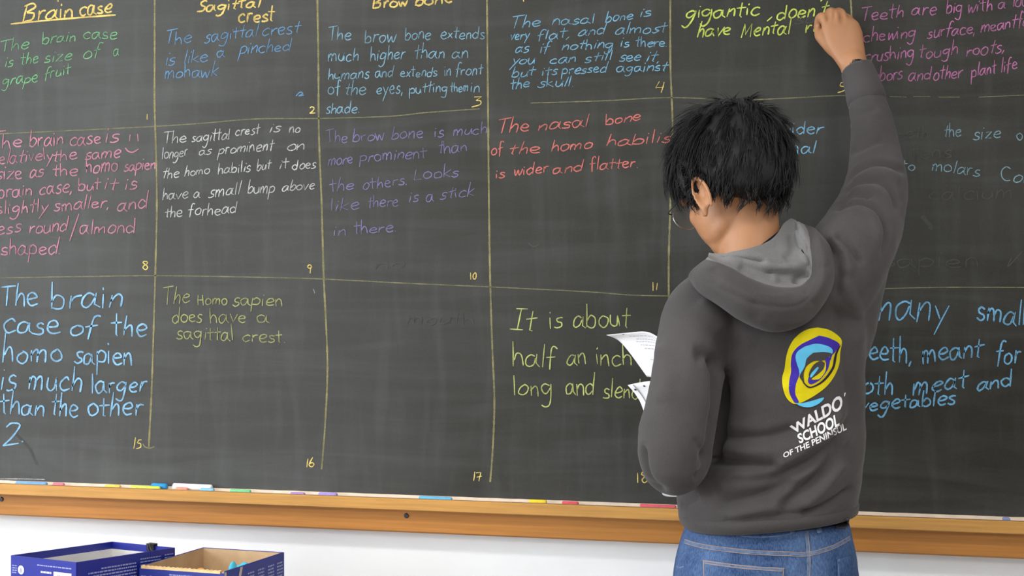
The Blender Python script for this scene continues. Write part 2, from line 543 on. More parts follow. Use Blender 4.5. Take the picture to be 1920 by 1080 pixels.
writing('mid blue chalk writing in the second cell', sr(75, 150, 205), 13, 1.8, """The|307 84 360 80;sagittal|382 80 483 67;crest|490 67 562 61
is|308 124 329 120;like|342 120 391 115;a|405 109 422 108;pinched|447 102 545 96
mohawk.|307 147 415 142""", .12, .78, extra=[[(555, 180), (562, 173), (568, 175), (560, 180), (570, 178)]])
writing('pale blue chalk writing in the third cell', sr(120, 185, 215), 13, 1.8, """The|614 76 660 74|14;brow|682 80 743 77|14;bone|758 75 808 73|13;extends|825 73 910 72|12
much|614 115 673 113;higher|693 115 760 110;than|775 111 835 108;an|846 108 880 108
humans|614 149 693 146|11;and|703 146 738 144|11;extends|750 144 820 144|10;in|832 142 846 142|11;front|853 142 905 139|11
of|614 178 640 175;the|645 178 687 176;eyes,|704 176 757 176;putting|767 175 840 173|11;them|844 172 878 172|10;in|880 172 901 172|11
shade.|610 213 675 211|11""", .08, .7)
writing('pale blue cramped chalk writing in the fourth cell', sr(100, 180, 220), 10, 1.9, """The|955 54 1015 49|12;nasal|1033 47 1115 44;bone|1133 43 1187 35;is|1197 33 1221 30
very|955 75 993 72;flat,|1005 76 1070 70;and|1083 68 1135 64;almost|1152 65 1250 60
as|965 100 992 97;if|1010 99 1030 97;nothing|1052 95 1150 90;is|1162 88 1181 87;there.|1190 88 1252 87
you|957 121 1003 119;can|1030 119 1080 116;still|1095 118 1147 112;see|1160 115 1202 112;it,|1210 115 1238 115
but|957 145 1003 142;its|1015 142 1045 140;pressed|1052 140 1138 135;against|1155 136 1250 133
the|955 168 993 163;skull.|1007 163 1078 162""", .15, .8)
writing('bright yellow green chalk writing beside the raised hand', sr(200, 220, 45), 15, 2.8, """gigantic|1282 36 1425 29;,|1440 35 1450 35;doen't|1455 37 1550 27
have|1305 70 1370 66|14;Mental|1387 71 1482 62|14;roots|1508 61 1590 55|13""", .18, .98)
writing('magenta chalk writing in the top right cell', sr(200, 95, 170), 13, 2.0, """Teeth|1613 40 1695 33;are|1708 28 1757 26;big|1772 26 1805 24;with|1812 24 1862 19;a|1870 18 1886 17;lar|1897 14 1932 11
chewing|1617 80 1718 69;surface,|1738 71 1830 62;meant|1838 61 1905 51;for|1908 51 1935 49
crushing|1618 117 1715 107;tough|1722 110 1797 102;roots,|1810 106 1885 97
tubors|1628 153 1692 148;and|1702 153 1747 149;other|1748 150 1805 144;plant|1820 145 1868 137;life|1875 137 1908 128""", .12, .7)
writing('pink chalk writing with a smiley in the second row', sr(205, 120, 150), 15, 2.3, """The|-20 278 42 276;brain|53 277 120 271;case|130 273 190 269;is|196 268 223 266
relatively|-15 309 100 299|13;the|98 303 146 298|12;same|158 301 227 294|13
size|-8 336 42 334|14;as|55 333 83 330|14;the|97 330 147 328|12;homo|160 325 222 321;sapien|232 321 292 316|12
brain|-5 371 62 366|14;case,|72 364 137 361|14;but|145 359 188 356|12;it|192 356 220 356|12;is|232 357 258 353|14
slightly|-8 402 90 396|13;smaller,|100 396 207 389|13;and|218 395 278 392|15
less|-15 440 40 436|14;round|53 438 128 433|14;/|133 438 147 436|15;almond|148 439 255 437|14
shaped.|0 479 116 476|15""", .08, .75, extra=[[(244, 252), (243, 265)], [(258, 251), (259, 265)], [(235, 277), (241, 284), (250, 285), (260, 279)]])
writing('white chalk writing about the forehead bump', sr(205, 208, 208), 11, 1.8, """The|305 269 350 266|12;sagittal|358 267 432 261|11;crest|440 254 486 251|10;is|503 249 525 247|10;no|541 249 563 248|10
longer|303 298 352 293;as|372 291 396 289|9;prominent|408 289 512 282|11;on|535 284 573 281
the|302 335 336 333|10;homo|345 331 393 326|10;habilis|408 327 470 321|10;but|480 320 507 317|10;it|522 316 540 315|10;does|547 319 592 316|10
have|303 376 353 371|12;a|362 372 376 372|12;small|390 371 450 364|12;bump|463 363 515 361|12;above|528 358 590 355|10
the|308 408 342 406|10;forhead|352 405 445 400|12""", .15, .72, extra=[[(588, 542), (590, 550)]])
writing('purple chalk writing in the third column', sr(128, 118, 185), 12, 1.8, """The|612 269 652 266;brow|660 266 722 262;bone|733 261 795 257;is|813 257 833 256;much|848 255 914 250|11
more|614 311 662 305|11;prominent|673 304 800 295|12;than|820 288 877 284|12
the|617 360 665 355;others.|678 356 765 346;Looks|775 337 862 331|12
like|618 397 675 392|13;there|688 390 748 385|12;is|765 380 786 378|12;a|798 378 814 376|12;stick|824 374 890 366|12
in|623 442 650 441|12;there.|662 439 745 434|12""", .06, .68)
writing('coral red chalk writing in the fourth column', sr(225, 100, 88), 11, 2.2, """The|930 250 993 246|14;nasal|1007 245 1105 236|12;bone|1133 234 1203 225|10
of|920 292 943 288|11;the|952 290 1013 287|11;homo|1032 284 1110 278|11;habilis|1133 275 1260 265|11
is|928 334 948 332|10;wider|962 329 1028 323|11;and|1035 326 1095 320|10;flatter.|1105 320 1198 313|11""", .1, .8)
writing('sky blue chalk words behind the head', sr(105, 180, 220), 14, 2.2, """is|1420 252 1445 252;wider|1462 253 1543 251|13
normal|1420 288 1530 287|13""", .1, .8)
writing('grey blue chalk writing right of the raised sleeve', sr(125, 180, 200), 13, 1.9, """the|1768 258 1803 256|13;size|1824 262 1877 259|13;of|1905 262 1930 262|13
to|1688 320 1718 319|11;molars|1745 320 1838 330|13;Com|1873 337 1945 345|15""", .1, .7)
writing('large sky blue chalk writing at the right edge', sr(85, 175, 225), 20, 3.3, """many|1628 600 1780 601|32;smaller|1830 598 1965 618|22
teeth,|1612 674 1712 681|23;meant|1727 682 1843 668|22;for|1865 682 1915 682|20;d|1933 682 1950 682|20
both|1592 738 1677 742|20;meat|1710 740 1815 728|20;and|1830 733 1900 724|16;v|1925 725 1940 725|14
vegetables|1610 770 1792 758|15""", .08, .9)
writing('large pale blue chalk writing at lower left', sr(120, 190, 235), 22, 3.2, """The|0 574 72 575|22;brain|93 578 233 575|24
case|3 624 115 627|24;of|128 633 183 628|22;the|208 628 277 631|21
homo|3 679 118 678|24;sapien|138 681 250 684|22
is|-2 731 32 730|27;much|50 731 155 733|24;larger|170 738 276 732|20
than|0 774 85 779|21;the|93 778 148 780|21;other|163 780 268 780|21
2|5 837 36 834|24;.|38 830 46 830|20""", .06, .85)
writing('dull yellow green chalk writing in the bottom row', sr(180, 185, 95), 14, 2.0, """The|305 570 357 567|15;Homo|370 571 427 571|12;sapien|435 573 532 573|14
does|322 605 380 603|14;have|392 605 463 605|14;a|481 605 506 606|14
sagittal|330 634 440 639|14;crest.|453 641 537 642|14""", .04, .68)
writing('larger yellow green chalk writing behind the papers', sr(200, 212, 100), 20, 2.3, """It|955 620 1006 619|20;is|1028 615 1057 613|19;about|1073 613 1182 613|20
half|960 687 1045 688|21;an|1062 684 1100 683|20;inch|1115 685 1186 686|20
long|960 742 1038 742|21;and|1060 742 1117 740|20;slender|1130 746 1232 746|19""", .03, .8)
writing('faint half-erased grey chalk words', sr(120, 122, 115), 14, 1.8, """Teeth|1660 262 1742 259|13;calcium|1740 374 1900 372|14;sapien|1650 502 1840 500|17;tens|1705 298 1785 296|15
mouth|760 609 890 607|12;no|700 505 760 503|10
I|1483 298 1500 298|24;su|1488 44 1530 42|9""", .05, .15, extra=[[(1300, 575), (1302, 600)], [(1918, 470), (1890, 500), (1897, 483)], [(990, 455), (1000, 462), (1012, 458)]])
# ruled grid
GRID = {
 'v': [[(290, -5), (290, 100), (290, 200), (293, 300), (294, 400), (291, 520), (288, 620), (284, 740), (279, 838)],
       [(595, -5), (597, 120), (598, 250), (603, 380), (607, 520), (611, 600), (614, 690), (610, 790), (603, 880)],
       [(913, -5), (915, 200), (917, 400), (919, 520), (923, 650), (927, 750), (924, 840), (919, 904)],
       [(1257, -5), (1257, 120), (1261, 240), (1257, 380), (1254, 480), (1254, 580)],
       [(1595, -5), (1597, 40), (1598, 120), (1596, 240)]],
 'h': [[(-5, 251), (150, 244), (290, 237), (380, 231), (480, 223), (600, 222), (730, 218), (800, 211), (900, 204)],
       [(995, 193), (1130, 189), (1258, 183), (1400, 187), (1580, 179), (1660, 181)],
       [(1668, 181), (1700, 182)], [(1712, 181), (1745, 181)], [(1760, 182), (1800, 182)], [(1835, 182), (1925, 178)],
       [(-5, 521), (120, 519), (290, 517), (440, 519), (600, 523), (760, 531), (920, 538), (1100, 547), (1180, 553), (1256, 555)],
       [(1600, 543), (1750, 539), (1925, 539)]]}
gm = {'v': chalk_mat('ruled yellow chalk line', sr(170, 160, 90), 0.55), 'h': chalk_mat('thin ruled yellow chalk line', sr(165, 160, 95), 0.40)}
for kind, ww in (('v', 3.3), ('h', 1.9)):
    for ln in GRID[kind]:
        V, Fc = [], []
        q = smooth_line(ln, 24 if len(ln) > 2 else 4)
        ribbon2d(q, ww, V, Fc)
        keep(mesh_obj('chalk_line', [on(x, y, 0.0004) for x, y in V], Fc, gm[kind]), cb)
V, Fc = [], []
ribbon2d(smooth_line([(268, 832), (272, 838), (282, 840), (290, 837)]), 2, V, Fc)
keep(mesh_obj('chalk_line', [on(x, y, 0.0004) for x, y in V], Fc, gm['v']), cb)


# eraser smears: irregular thin patches of dust, and two damp dark marks
def smear(name, label, pts, wd, col, cover):
    V, Fc = [], []
    ribbon2d(smooth_line(pts, 8), wd, V, Fc)
    o = mesh_obj(name, [on(x, y, 0.0003) for x, y in V], Fc, chalk_mat(label, col, cover)); o['label'] = label
    keep(o, cb)


smear('wipe_mark', 'black rubbed mark at lower left of the board', [(28, 812), (42, 826), (58, 845), (64, 860), (70, 872)], 5, (0.03, 0.032, 0.033), .8)
smear('wipe_mark', 'black rubbed mark right of the sleeve', [(1728, 405), (1737, 414), (1745, 424), (1744, 430)], 8, (0.02, 0.02, 0.017), .8)
smear('wipe_mark', 'thin white scratch above the ledge', [(0, 898), (40, 898), (84, 899)], 1.8, (0.6, 0.6, 0.62), .6)
smear('wipe_mark', 'pale streak under the pink writing', [(92, 443), (118, 448), (148, 448)], 4, (0.2, 0.2, 0.2), .2)

# ------------------------------------------------------------------ chalk sticks in the ledge groove
def chalk_stick(px0, px1, col, name, label, y=-BT - 0.024, r=0.0048, zr=None, square=False):
    zz = z0 - 0.0052 if zr is None else zr
    a = Bp(px0, 930, -y).x; b = Bp(px1, 930, -y).x
    L = b - a
    bm = bmesh.new()
    seg = 14
    rings = [(0, r * 0.72), (0.0012, r * 0.96), (0.003, r), (L - 0.004, r * 0.98), (L - 0.0015, r * 0.85), (L, r * 0.5)]
    rows = []
    for (t, rr) in rings:
        rows.append([bm.verts.new((t, rr * math.cos(6.2832 * k / seg), rr * math.sin(6.2832 * k / seg))) for k in range(seg)])
    for i in range(len(rows) - 1):
        for k in range(seg):
            bm.faces.new((rows[i][k], rows[i][(k + 1) % seg], rows[i + 1][(k + 1) % seg], rows[i + 1][k]))
    bm.faces.new(rows[0]); bm.faces.new(rows[-1])
    o = bobj(name, bm, mat(label, col, 0.95, 0.05, 0.08, 120, 0.3, 400), None, True)
    o.location = (a, y, zz + r)
    o.rotation_euler = (0, 0, random.uniform(-0.03, 0.03) * min(1, 0.05 / L))
    return tag(o, label, 'chalk', 'chalk sticks along the ledge')


CH = [(30, 88, (120, 165, 215), 'pale blue chalk stick at the far left end of the ledge', 0),
      (100, 121, (225, 120, 140), 'short pink chalk stub near the left end of the ledge', 0),
      (198, 226, (240, 200, 95), 'short orange yellow chalk stub left of the green one', 0),
      (245, 300, (205, 220, 90), 'lime chalk stick lying in front of the blue chunk', 0),
      (330, 352, (230, 150, 130), 'salmon chalk stub in front of the thick white chalk', 0),
      (376, 402, (130, 185, 215), 'pale blue chalk stub at the right end of the thick white chalk', 0),
      (432, 470, (120, 200, 140), 'green chalk stick right of the thick white chalk', 0),
      (545, 572, (165, 130, 190), 'short mauve chalk stub lying deep in the ledge', -0.002),
      (598, 633, (160, 140, 215), 'lavender chalk stick left of the apron screw', 0),
      (786, 848, (100, 175, 215), 'sky blue chalk stick at the middle of the ledge', 0),
      (992, 1025, (240, 205, 60), 'yellow chalk stub between the sky blue and red chalks', 0.001),
      (1054, 1085, (215, 90, 100), 'red chalk stub right of the yellow one', 0),
      (1200, 1268, (220, 95, 110), 'long red chalk stick beside the hoodie hem', 0),
      (1880, 1894, (130, 140, 190), 'tiny slate blue chalk stub at the far right of the ledge', 0)]
for a, b, c, lab, dz in CH:
    chalk_stick(a, b, sr(*c), 'chalk_stick', lab, zr=z0 - 0.0052 + dz)
chalk_stick(285, 314, sr(60, 145, 205), 'chalk_stick', 'thick bright blue chalk chunk beside the big white chalk', y=-BT - 0.0125, r=0.0066, zr=z0 - 0.0035)
chalk_stick(325, 398, sr(240, 240, 240), 'chalk_stick', 'thick white chalk stick standing tallest on the ledge', y=-BT - 0.0125, r=0.0072, zr=z0 - 0.0035)

# ------------------------------------------------------------------ body building tools
def xyz(v):
    """camera-frame offset (right, away, up) -> world vector"""
    return v[0] * Rv + v[1] * Fv + v[2] * Zv


def add_loft(V, Fc, rings, seg=32):
    """rings: list of (centre, axisA, axisB, exponent) ; closed with end caps"""
    base = len(V)
    for (c, A, Bx, ex) in rings:
        for k in range(seg):
            t = 2 * math.pi * k / seg
            ct, st = math.cos(t), math.sin(t)
            u = math.copysign(abs(ct) ** (2 / ex), ct); v = math.copysign(abs(st) ** (2 / ex), st)
            V.append(c + A * u + Bx * v)
    n = len(rings)
    for i in range(n - 1):
        for k in range(seg):
            a = base + i * seg + k; b = base + i * seg + (k + 1) % seg
            Fc.append((a, b, b + seg, a + seg))
    for i, rev in ((0, True), (n - 1, False)):
        c = len(V); V.append(rings[i][0].copy())
        for k in range(seg):
            a = base + i * seg + k; b = base + i * seg + (k + 1) % seg
            Fc.append((c, b, a) if rev else (c, a, b))


def add_ell(V, Fc, c, ax, seg=20, rows=12):
    base = len(V)
    for i in range(rows + 1):
        ph = math.pi * i / rows
        for k in range(seg):
            t = 2 * math.pi * k / seg
            V.append(c + ax[0] * (math.sin(ph) * math.cos(t)) + ax[1] * (math.sin(ph) * math.sin(t)) + ax[2] * math.cos(ph))
    for i in range(rows):
        for k in range(seg):
            a = base + i * seg + k; b = base + i * seg + (k + 1) % seg
            Fc.append((a, b, b + seg, a + seg))


def interp_path(pts, n):
    """pts tuples any length; catmull-rom"""
    return smooth_line(pts, n)


def add_tube(V, Fc, pts, n=6, seg=20, flat=1.0, flat_dir=None):
    """pts: (px, py, depth, radius_m) — a tapering limb with rounded ends"""
    q = interp_path(pts, n)
    cs = [P(a[0], a[1], a[2]) for a in q]; rs = [max(0.001, a[3]) for a in q]
    rings = []
    for i, c in enumerate(cs):
        t = (cs[min(i + 1, len(cs) - 1)] - cs[max(0, i - 1)]).normalized()
        h = flat_dir if flat_dir is not None else Vector((0, 1, 0.13))
        A = t.cross(h)
        if A.length < 1e-3: A = t.cross(Vector((1, 0, 0)))
        A.normalize(); B2 = t.cross(A).normalized()
        rings.append((c, A * rs[i], B2 * rs[i] * flat, 2.0))
    add_loft(V, Fc, rings, seg)
    for i in (0, -1):
        add_ell(V, Fc, cs[i], (Vector((rs[i], 0, 0)) * 0.995, Vector((0, rs[i], 0)) * 0.995, Vector((0, 0, rs[i])) * 0.995), 16, 10)


def remesh(V, Fc, voxel, it=4, fac=0.6):
    me = bpy.data.meshes.new('tmp'); me.from_pydata([tuple(v) for v in V], [], Fc); me.update()
    bm = bmesh.new(); bm.from_mesh(me); bmesh.ops.recalc_face_normals(bm, faces=bm.faces); bm.to_mesh(me); bm.free()
    o = bpy.data.objects.new('tmp', me); C.objects.link(o)
    md = o.modifiers.new('r', 'REMESH'); md.mode = 'VOXEL'; md.voxel_size = voxel; md.adaptivity = 0
    if it:
        s = o.modifiers.new('s', 'SMOOTH'); s.factor = fac; s.iterations = it
    dg = bpy.context.evaluated_depsgraph_get(); dg.update()
    out = bpy.data.meshes.new_from_object(o.evaluated_get(dg))
    bpy.data.objects.remove(o, do_unlink=True); bpy.data.meshes.remove(me)
    return out


def get_co(me):
    a = np.empty(len(me.vertices) * 3); me.vertices.foreach_get('co', a)
    n = np.empty(len(me.vertices) * 3)
    me.vertices.foreach_get('normal', n)
    return a.reshape(-1, 3), n.reshape(-1, 3)


def seg_dist(px, py, a, b):
    dx, dy = b[0] - a[0], b[1] - a[1]; L2 = dx * dx + dy * dy + 1e-9
    t = np.clip(((px - a[0]) * dx + (py - a[1]) * dy) / L2, 0, 1)
    qx, qy = a[0] + t * dx, a[1] + t * dy
    side = (px - a[0]) * dy - (py - a[1]) * dx
    return np.hypot(px - qx, py - qy), t, side


def folds(me, lst, both=False):
    """real cloth folds: each a curve over the cloth, pushing the surface in (amp<0) or out. (pts, width_px, amp_mm, ramp_px)"""
    co, no = get_co(me)
    px, py, d = topx(co)
    view = co - np.array(CAM); view /= np.linalg.norm(view, axis=1)[:, None]
    facing = np.clip(-(no * view).sum(1) * 2.5, 0, 1)
    if both:
        sg = -np.sign((no * view).sum(1)); no = no * sg[:, None]
        facing = np.clip(-(no * view).sum(1) * 2.5, 0, 1)
    disp = np.zeros(len(co))
    for f in lst:
        pts, wd, amp = f[0], f[1], f[2]
        ramp = f[3] if len(f) > 3 else 0          # one side falls away slowly: a lapped fold (positive = right-hand side of travel)
        q = smooth_line([tuple(map(float, p)) for p in pts], 6)
        n = len(q) - 1
        best = np.full(len(co), 1e9); tt = np.zeros(len(co)); sd = np.zeros(len(co))
        for i in range(n):
            dd, t, s = seg_dist(px, py, q[i], q[i + 1])
            m = dd < best
            best[m] = dd[m]; tt[m] = (i + t[m]) / n; sd[m] = s[m]
        env = np.clip(np.minimum(tt, 1 - tt) * 5, 0, 1); env = env * env * (3 - 2 * env)
        edge = (tt > 0.001) & (tt < 0.999)
        g = np.exp(-(best / wd) ** 2)
        if ramp:
            side = (sd < 0) if ramp > 0 else (sd > 0)
            R = abs(ramp)
            lap = np.where(side, np.exp(-(best / R) ** 2), np.exp(-(best / (wd)) ** 2) * 0 + np.where(best < wd, 0.5 * (1 + np.cos(np.pi * np.clip(best / wd, 0, 1))), 0))
            g = lap
        disp += amp * 0.001 * g * env * facing * edge
    co2 = co + no * disp[:, None]
    me.vertices.foreach_set('co', co2.ravel()); me.update()


def wrinkle(me, amp, scale, stretch=(1, 1, 1), seed=0):
    co, no = get_co(me)
    d = np.array([noise.fractal((c[0] * scale * stretch[0] + seed, c[1] * scale * stretch[1], c[2] * scale * stretch[2]), 1.0, 2.0, 3) for c in co])
    me.vertices.foreach_set('co', (co + no * (d * amp)[:, None]).ravel()); me.update()


# ------------------------------------------------------------------ the person
SK = mat('warm light skin', (0.375, 0.18, 0.088), 0.5, 0.35, 0.05, 25, 0.15, 300, sss=0.12)
# head frame
hf = Vector((-.42, .79, -.43)).normalized()
hu = (Vector((0, 0, 1)) - hf * hf.z).normalized()
hl = hu.cross(hf)
HF, HU, HL = xyz(hf), xyz(hu), xyz(hl)
HC = P(1371, 347, 2.19)
HS = 1.05


def hp(l, f, u):
    return HC + (HL * l + HF * f + HU * u) * HS


def hax(a, b, c):
    return (HL * a * HS, HF * b * HS, HU * c * HS)


V, Fc = [], []
add_ell(V, Fc, hp(0, -.012, .028), hax(.074, .096, .088), 32, 24)          # cranium
add_ell(V, Fc, hp(0, .030, -.030), hax(.059, .062, .082), 32, 20)          # face
add_ell(V, Fc, hp(0, .040, -.082), hax(.040, .036, .034), 24, 16)          # jaw
add_ell(V, Fc, hp(0, .062, -.100), hax(.022, .017, .018))                   # chin
for s in (1, -1):
    add_ell(V, Fc, hp(s * .036, .028, -.066), hax(.015, .036, .026))        # jaw angle
    add_ell(V, Fc, hp(s * .036, .056, -.030), hax(.019, .022, .022))        # cheekbone
    add_ell(V, Fc, hp(s * .028, .086, .012), hax(.024, .011, .007))         # brow
    # ear: helix ring, lobe, concha
    eo = 0.0 if s > 0 else -.012
    prev = None
    R0 = []
    for k in range(13):
        t = math.radians(-60 + 300 * k / 12)
        R0.append(hp(s * (.080 + eo + .007 * math.sin(t * .5 + .6)), -.018 - .017 * math.cos(t + .2) * 1.0, -.030 + .031 * math.sin(t)))
    for k in range(12):
        a, b = R0[k], R0[k + 1]
        for j in range(3):
            add_ell(V, Fc, a.lerp(b, j / 3), hax(.0040, .0045, .0045), 8, 6)
    add_ell(V, Fc, hp(s * (.077 + eo), -.016, -.030), hax(.0045, .014, .027), 16, 10)
    add_ell(V, Fc, hp(s * (.078 + eo), -.006, -.058), hax(.0050, .009, .010), 12, 8)
add_ell(V, Fc, hp(0, .098, -.012), hax(.009, .011, .024))                    # nose bridge
add_ell(V, Fc, hp(0, .100, -.034), hax(.012, .012, .009))                    # nose tip
add_ell(V, Fc, hp(.010, .094, -.038), hax(.007, .009, .007)); add_ell(V, Fc, hp(-.010, .094, -.038), hax(.007, .009, .007))
add_ell(V, Fc, hp(0, .078, -.062), hax(.021, .011, .006)); add_ell(V, Fc, hp(0, .076, -.072), hax(.018, .011, .006))   # lips
# neck
add_tube(V, Fc, [(1396, 360, 2.20, .054), (1401, 400, 2.185, .054), (1405, 440, 2.175, .054), (1409, 475, 2.17, .058), (1415, 520, 2.17, .070)], 5, 28)
# trunk, legs, arms (mostly under clothes)
def ring(px, py, d, hw, hd, ex=2.4, tilt=0.0):
    s = d / FPX
    c = P(px, py, d)
    A = (Rv + Zv * tilt) * (hw * s)
    return (c, A, Fv * hd, ex)


def zpy(z, d):
    return 540 - (z - CAM.z) / d * FPX


add_loft(V, Fc, [ring(1420, 500, 2.18, 60, .05), ring(1425, 535, 2.2, 105, .055), ring(1440, 580, 2.2, 120, .075), ring(1450, 700, 2.21, 108, .08),
                 ring(1448, 850, 2.22, 118, .08), ring(1440, 960, 2.22, 128, .085), ring(1437, 1060, 2.22, 148, .095), ring(1437, 1160, 2.22, 140, .09)], 32)
for s in (1, -1):
    hx = 1437 + s * 76
    add_tube(V, Fc, [(hx, 1110, 2.22, .072), (hx + s * 4, 1300, 2.21, .066), (hx + s * 8, zpy(.48, 2.2), 2.2, .048), (hx + s * 8, zpy(.35, 2.22), 2.22, .05), (hx + s * 8, zpy(.10, 2.24), 2.24, .034)], 5, 20)
    add_tube(V, Fc, [(hx + s * 8, zpy(.06, 2.26), 2.23, .032), (hx + s * 10, zpy(.045, 2.34), 2.34, .028), (hx + s * 12, zpy(.035, 2.42), 2.42, .018)], 4, 16)
# right arm and hand
SH_R = (1572, 512, 2.175); EL_R = (1645, 345, 2.33); WR_R = (1604, 130, 2.485)
add_tube(V, Fc, [(1500, 550, 2.21, .04), SH_R + (.040,), (1615, 420, 2.26, .038), EL_R + (.036,), (1632, 240, 2.398, .034), (1610, 160, 2.452, .028), (1601, 118, 2.470, .0265)], 6, 24)
# palm: lofted slab from wrist to knuckles
def hand_ring(px, py, d, hw, th, ang):
    s = d / FPX
    a = math.radians(ang)
    A = (Rv * math.cos(a) + Zv * math.sin(a)) * (hw * s) + Fv * 0
    return (P(px, py, d), A, (Fv + Zv * 0.15).normalized() * th, 2.3)
add_loft(V, Fc, [hand_ring(1608, 145, 2.460, 24, .020, 18), hand_ring(1599, 118, 2.471, 26, .020, 20), hand_ring(1590, 95, 2.480, 32, .021, 22), hand_ring(1582, 72, 2.485, 37, .020, 20), hand_ring(1575, 50, 2.488, 36, .018, 12), hand_ring(1571, 38, 2.492, 31, .014, 6)], 28)
FING = [  # MCP, PIP, DIP, tip with radii
    [(1556, 54, 2.506, .0115), (1545, 35, 2.517, .0112), (1537, 34, 2.532, .0100), (1534, 52, 2.548, .0092), (1537, 68, 2.552, .0080)],
    [(1567, 44, 2.506, .0115), (1562, 27, 2.515, .0112), (1556, 23, 2.534, .0100), (1548, 40, 2.550, .0092), (1546, 58, 2.552, .0080)],
    [(1580, 42, 2.508, .0108), (1577, 26, 2.517, .0105), (1571, 23, 2.535, .0096), (1562, 38, 2.550, .0088), (1558, 56, 2.550, .0076)],
    [(1594, 52, 2.512, .0098), (1592, 37, 2.520, .0092), (1585, 33, 2.537, .0084), (1577, 46, 2.550, .0078), (1572, 60, 2.550, .0068)]]
for fg in FING:
    add_tube(V, Fc, [(a, b, c - .022, r) for a, b, c, r in fg], 4, 14)
add_tube(V, Fc, [(1580, 105, 2.478, .015), (1562, 92, 2.488, .0145), (1546, 78, 2.498, .0115), (1536, 66, 2.509, .0105), (1535, 54, 2.519, .0085)], 5, 14)   # thumb
# left arm and hand (holding the papers)
add_tube(V, Fc, [(1350, 595, 2.20, .036), (1303, 620, 2.155, .036), (1284, 720, 2.105, .028), (1266, 858, 2.09, .034), (1262, 800, 2.22, .032), (1256, 750, 2.31, .026)], 6, 22)
LH = [(1256, 752, 2.31), (1250, 722, 2.365)]
add_loft(V, Fc, [(P(1256, 755, 2.305), Rv * .024, (Zv * .8 + Fv * .2) * .019, 2.2), (P(1268, 735, 2.335), Rv * .036, Zv * .018, 2.3), (P(1270, 722, 2.370), Rv * .038, Zv * .015, 2.3)], 22)
for k, x in enumerate((1246, 1260, 1275, 1290)):
    add_tube(V, Fc, [(x + 3, 728, 2.365, .010), (x - 2, 706, 2.395, .0095), (x, 688, 2.385, .0085), (x + 2, 686, 2.362 + .003 * k, .0075)], 4, 12)
add_tube(V, Fc, [(1256, 742, 2.335, .014), (1248, 735, 2.345, .012), (1250, 714, 2.340, .0105), (1256, 700, 2.338, .009)], 4, 12)
body = remesh(V, Fc, 0.0038, 5, 0.55)
person = link('person', body, SK, None, True)
tag(person, 'person in grey hoodie and jeans, seen from behind, writing with right arm raised', 'person')
# face creases and eye sockets (carved into the skin)
co, no = get_co(body)
hl_ = (co - np.array(HC)) @ np.array(HL) / HS; hf_ = (co - np.array(HC)) @ np.array(HF) / HS; hu_ = (co - np.array(HC)) @ np.array(HU) / HS
near = (np.abs(hl_) < .1) & (np.abs(hf_) < .13) & (np.abs(hu_) < .14)
dsp = np.zeros(len(co))
for s in (1, -1):
    dsp -= 0.008 * np.exp(-((hl_ - s * .031) / .016) ** 2 - ((hu_ + .006) / .010) ** 2) * (hf_ > .04)
    dsp -= 0.007 * np.exp(-((hf_ + .012) / .008) ** 2 - ((hu_ + .026) / .014) ** 2) * (np.abs(hl_ - s * .08) < .012) * near
dsp -= 0.003 * np.exp(-((hu_ + .069) / .0018) ** 2 - (hl_ / .02) ** 2) * (hf_ > .06)
# knuckle dimples between the tendons of the raised hand
px_, py_, dd_ = topx(co)
for (a, b, r) in ((1552, 33, 3.5), (1564, 28, 3.5), (1579, 30, 3.5)):
    dsp -= 0.0050 * np.exp(-((px_ - a) / r) ** 2 - ((py_ - b) / 9.0) ** 2) * (dd_ < 2.508)
body.vertices.foreach_set('co', (co + no * dsp[:, None]).ravel()); body.update()
EW = mat('eye white', (0.8, 0.78, 0.75), 0.2, 0.5)
EB = mat('dark brown iris', (0.02, 0.012, 0.008), 0.1, 0.5)
for s in (1, -1):
    V, Fc = [], []; add_ell(V, Fc, hp(s * .031, .067, -.006), hax(.0115, .0115, .0115), 20, 12)
    e = mesh_obj('eye', V, Fc, EW, person, True)
    V, Fc = [], []; add_ell(V, Fc, hp(s * .031, .0765, -.007), hax(.005, .0028, .005), 16, 8)
    mesh_obj('iris', V, Fc, EB, e, True)


# ---- hoodie
def hoodie_mat(name, col):
    m, nt, N, L, B = newmat(name)
    B.inputs['Roughness'].default_value = 0.95; B.inputs['Specular IOR Level'].default_value = 0.1
    B.inputs['Sheen Weight'].default_value = 0.12; B.inputs['Sheen Roughness'].default_value = 0.5
    tc = N.new('ShaderNodeTexCoord')
    n = N.new('ShaderNodeTexNoise'); n.inputs['Scale'].default_value = 700; n.inputs['Detail'].default_value = 2
    L.new(tc.outputs['Object'], n.inputs['Vector'])
    n3 = N.new('ShaderNodeTexNoise'); n3.inputs['Scale'].default_value = 9; n3.inputs['Detail'].default_value = 4
    L.new(tc.outputs['Object'], n3.inputs['Vector'])
    ad = N.new('ShaderNodeMath'); ad.operation = 'ADD'; L.new(n.outputs['Fac'], ad.inputs[0]); L.new(n3.outputs['Fac'], ad.inputs[1])
    hv = N.new('ShaderNodeMath'); hv.operation = 'MULTIPLY'; hv.inputs[1].default_value = 0.5; L.new(ad.outputs[0], hv.inputs[0])
    rp = N.new('ShaderNodeValToRGB')
    rp.color_ramp.elements[0].position = 0.35; rp.color_ramp.elements[0].color = tuple(c * 0.82 for c in col) + (1,)
    rp.color_ramp.elements[1].position = 0.65; rp.color_ramp.elements[1].color = tuple(c * 1.18 for c in col) + (1,)
    L.new(hv.outputs[0], rp.inputs[0]); L.new(rp.outputs[0], B.inputs['Base Color'])
    bp = N.new('ShaderNodeBump'); bp.inputs['Strength'].default_value = 0.35; bp.inputs['Distance'].default_value = 0.001
    L.new(n.outputs['Fac'], bp.inputs['Height']); L.new(bp.outputs[0], B.inputs['Normal'])
    return m


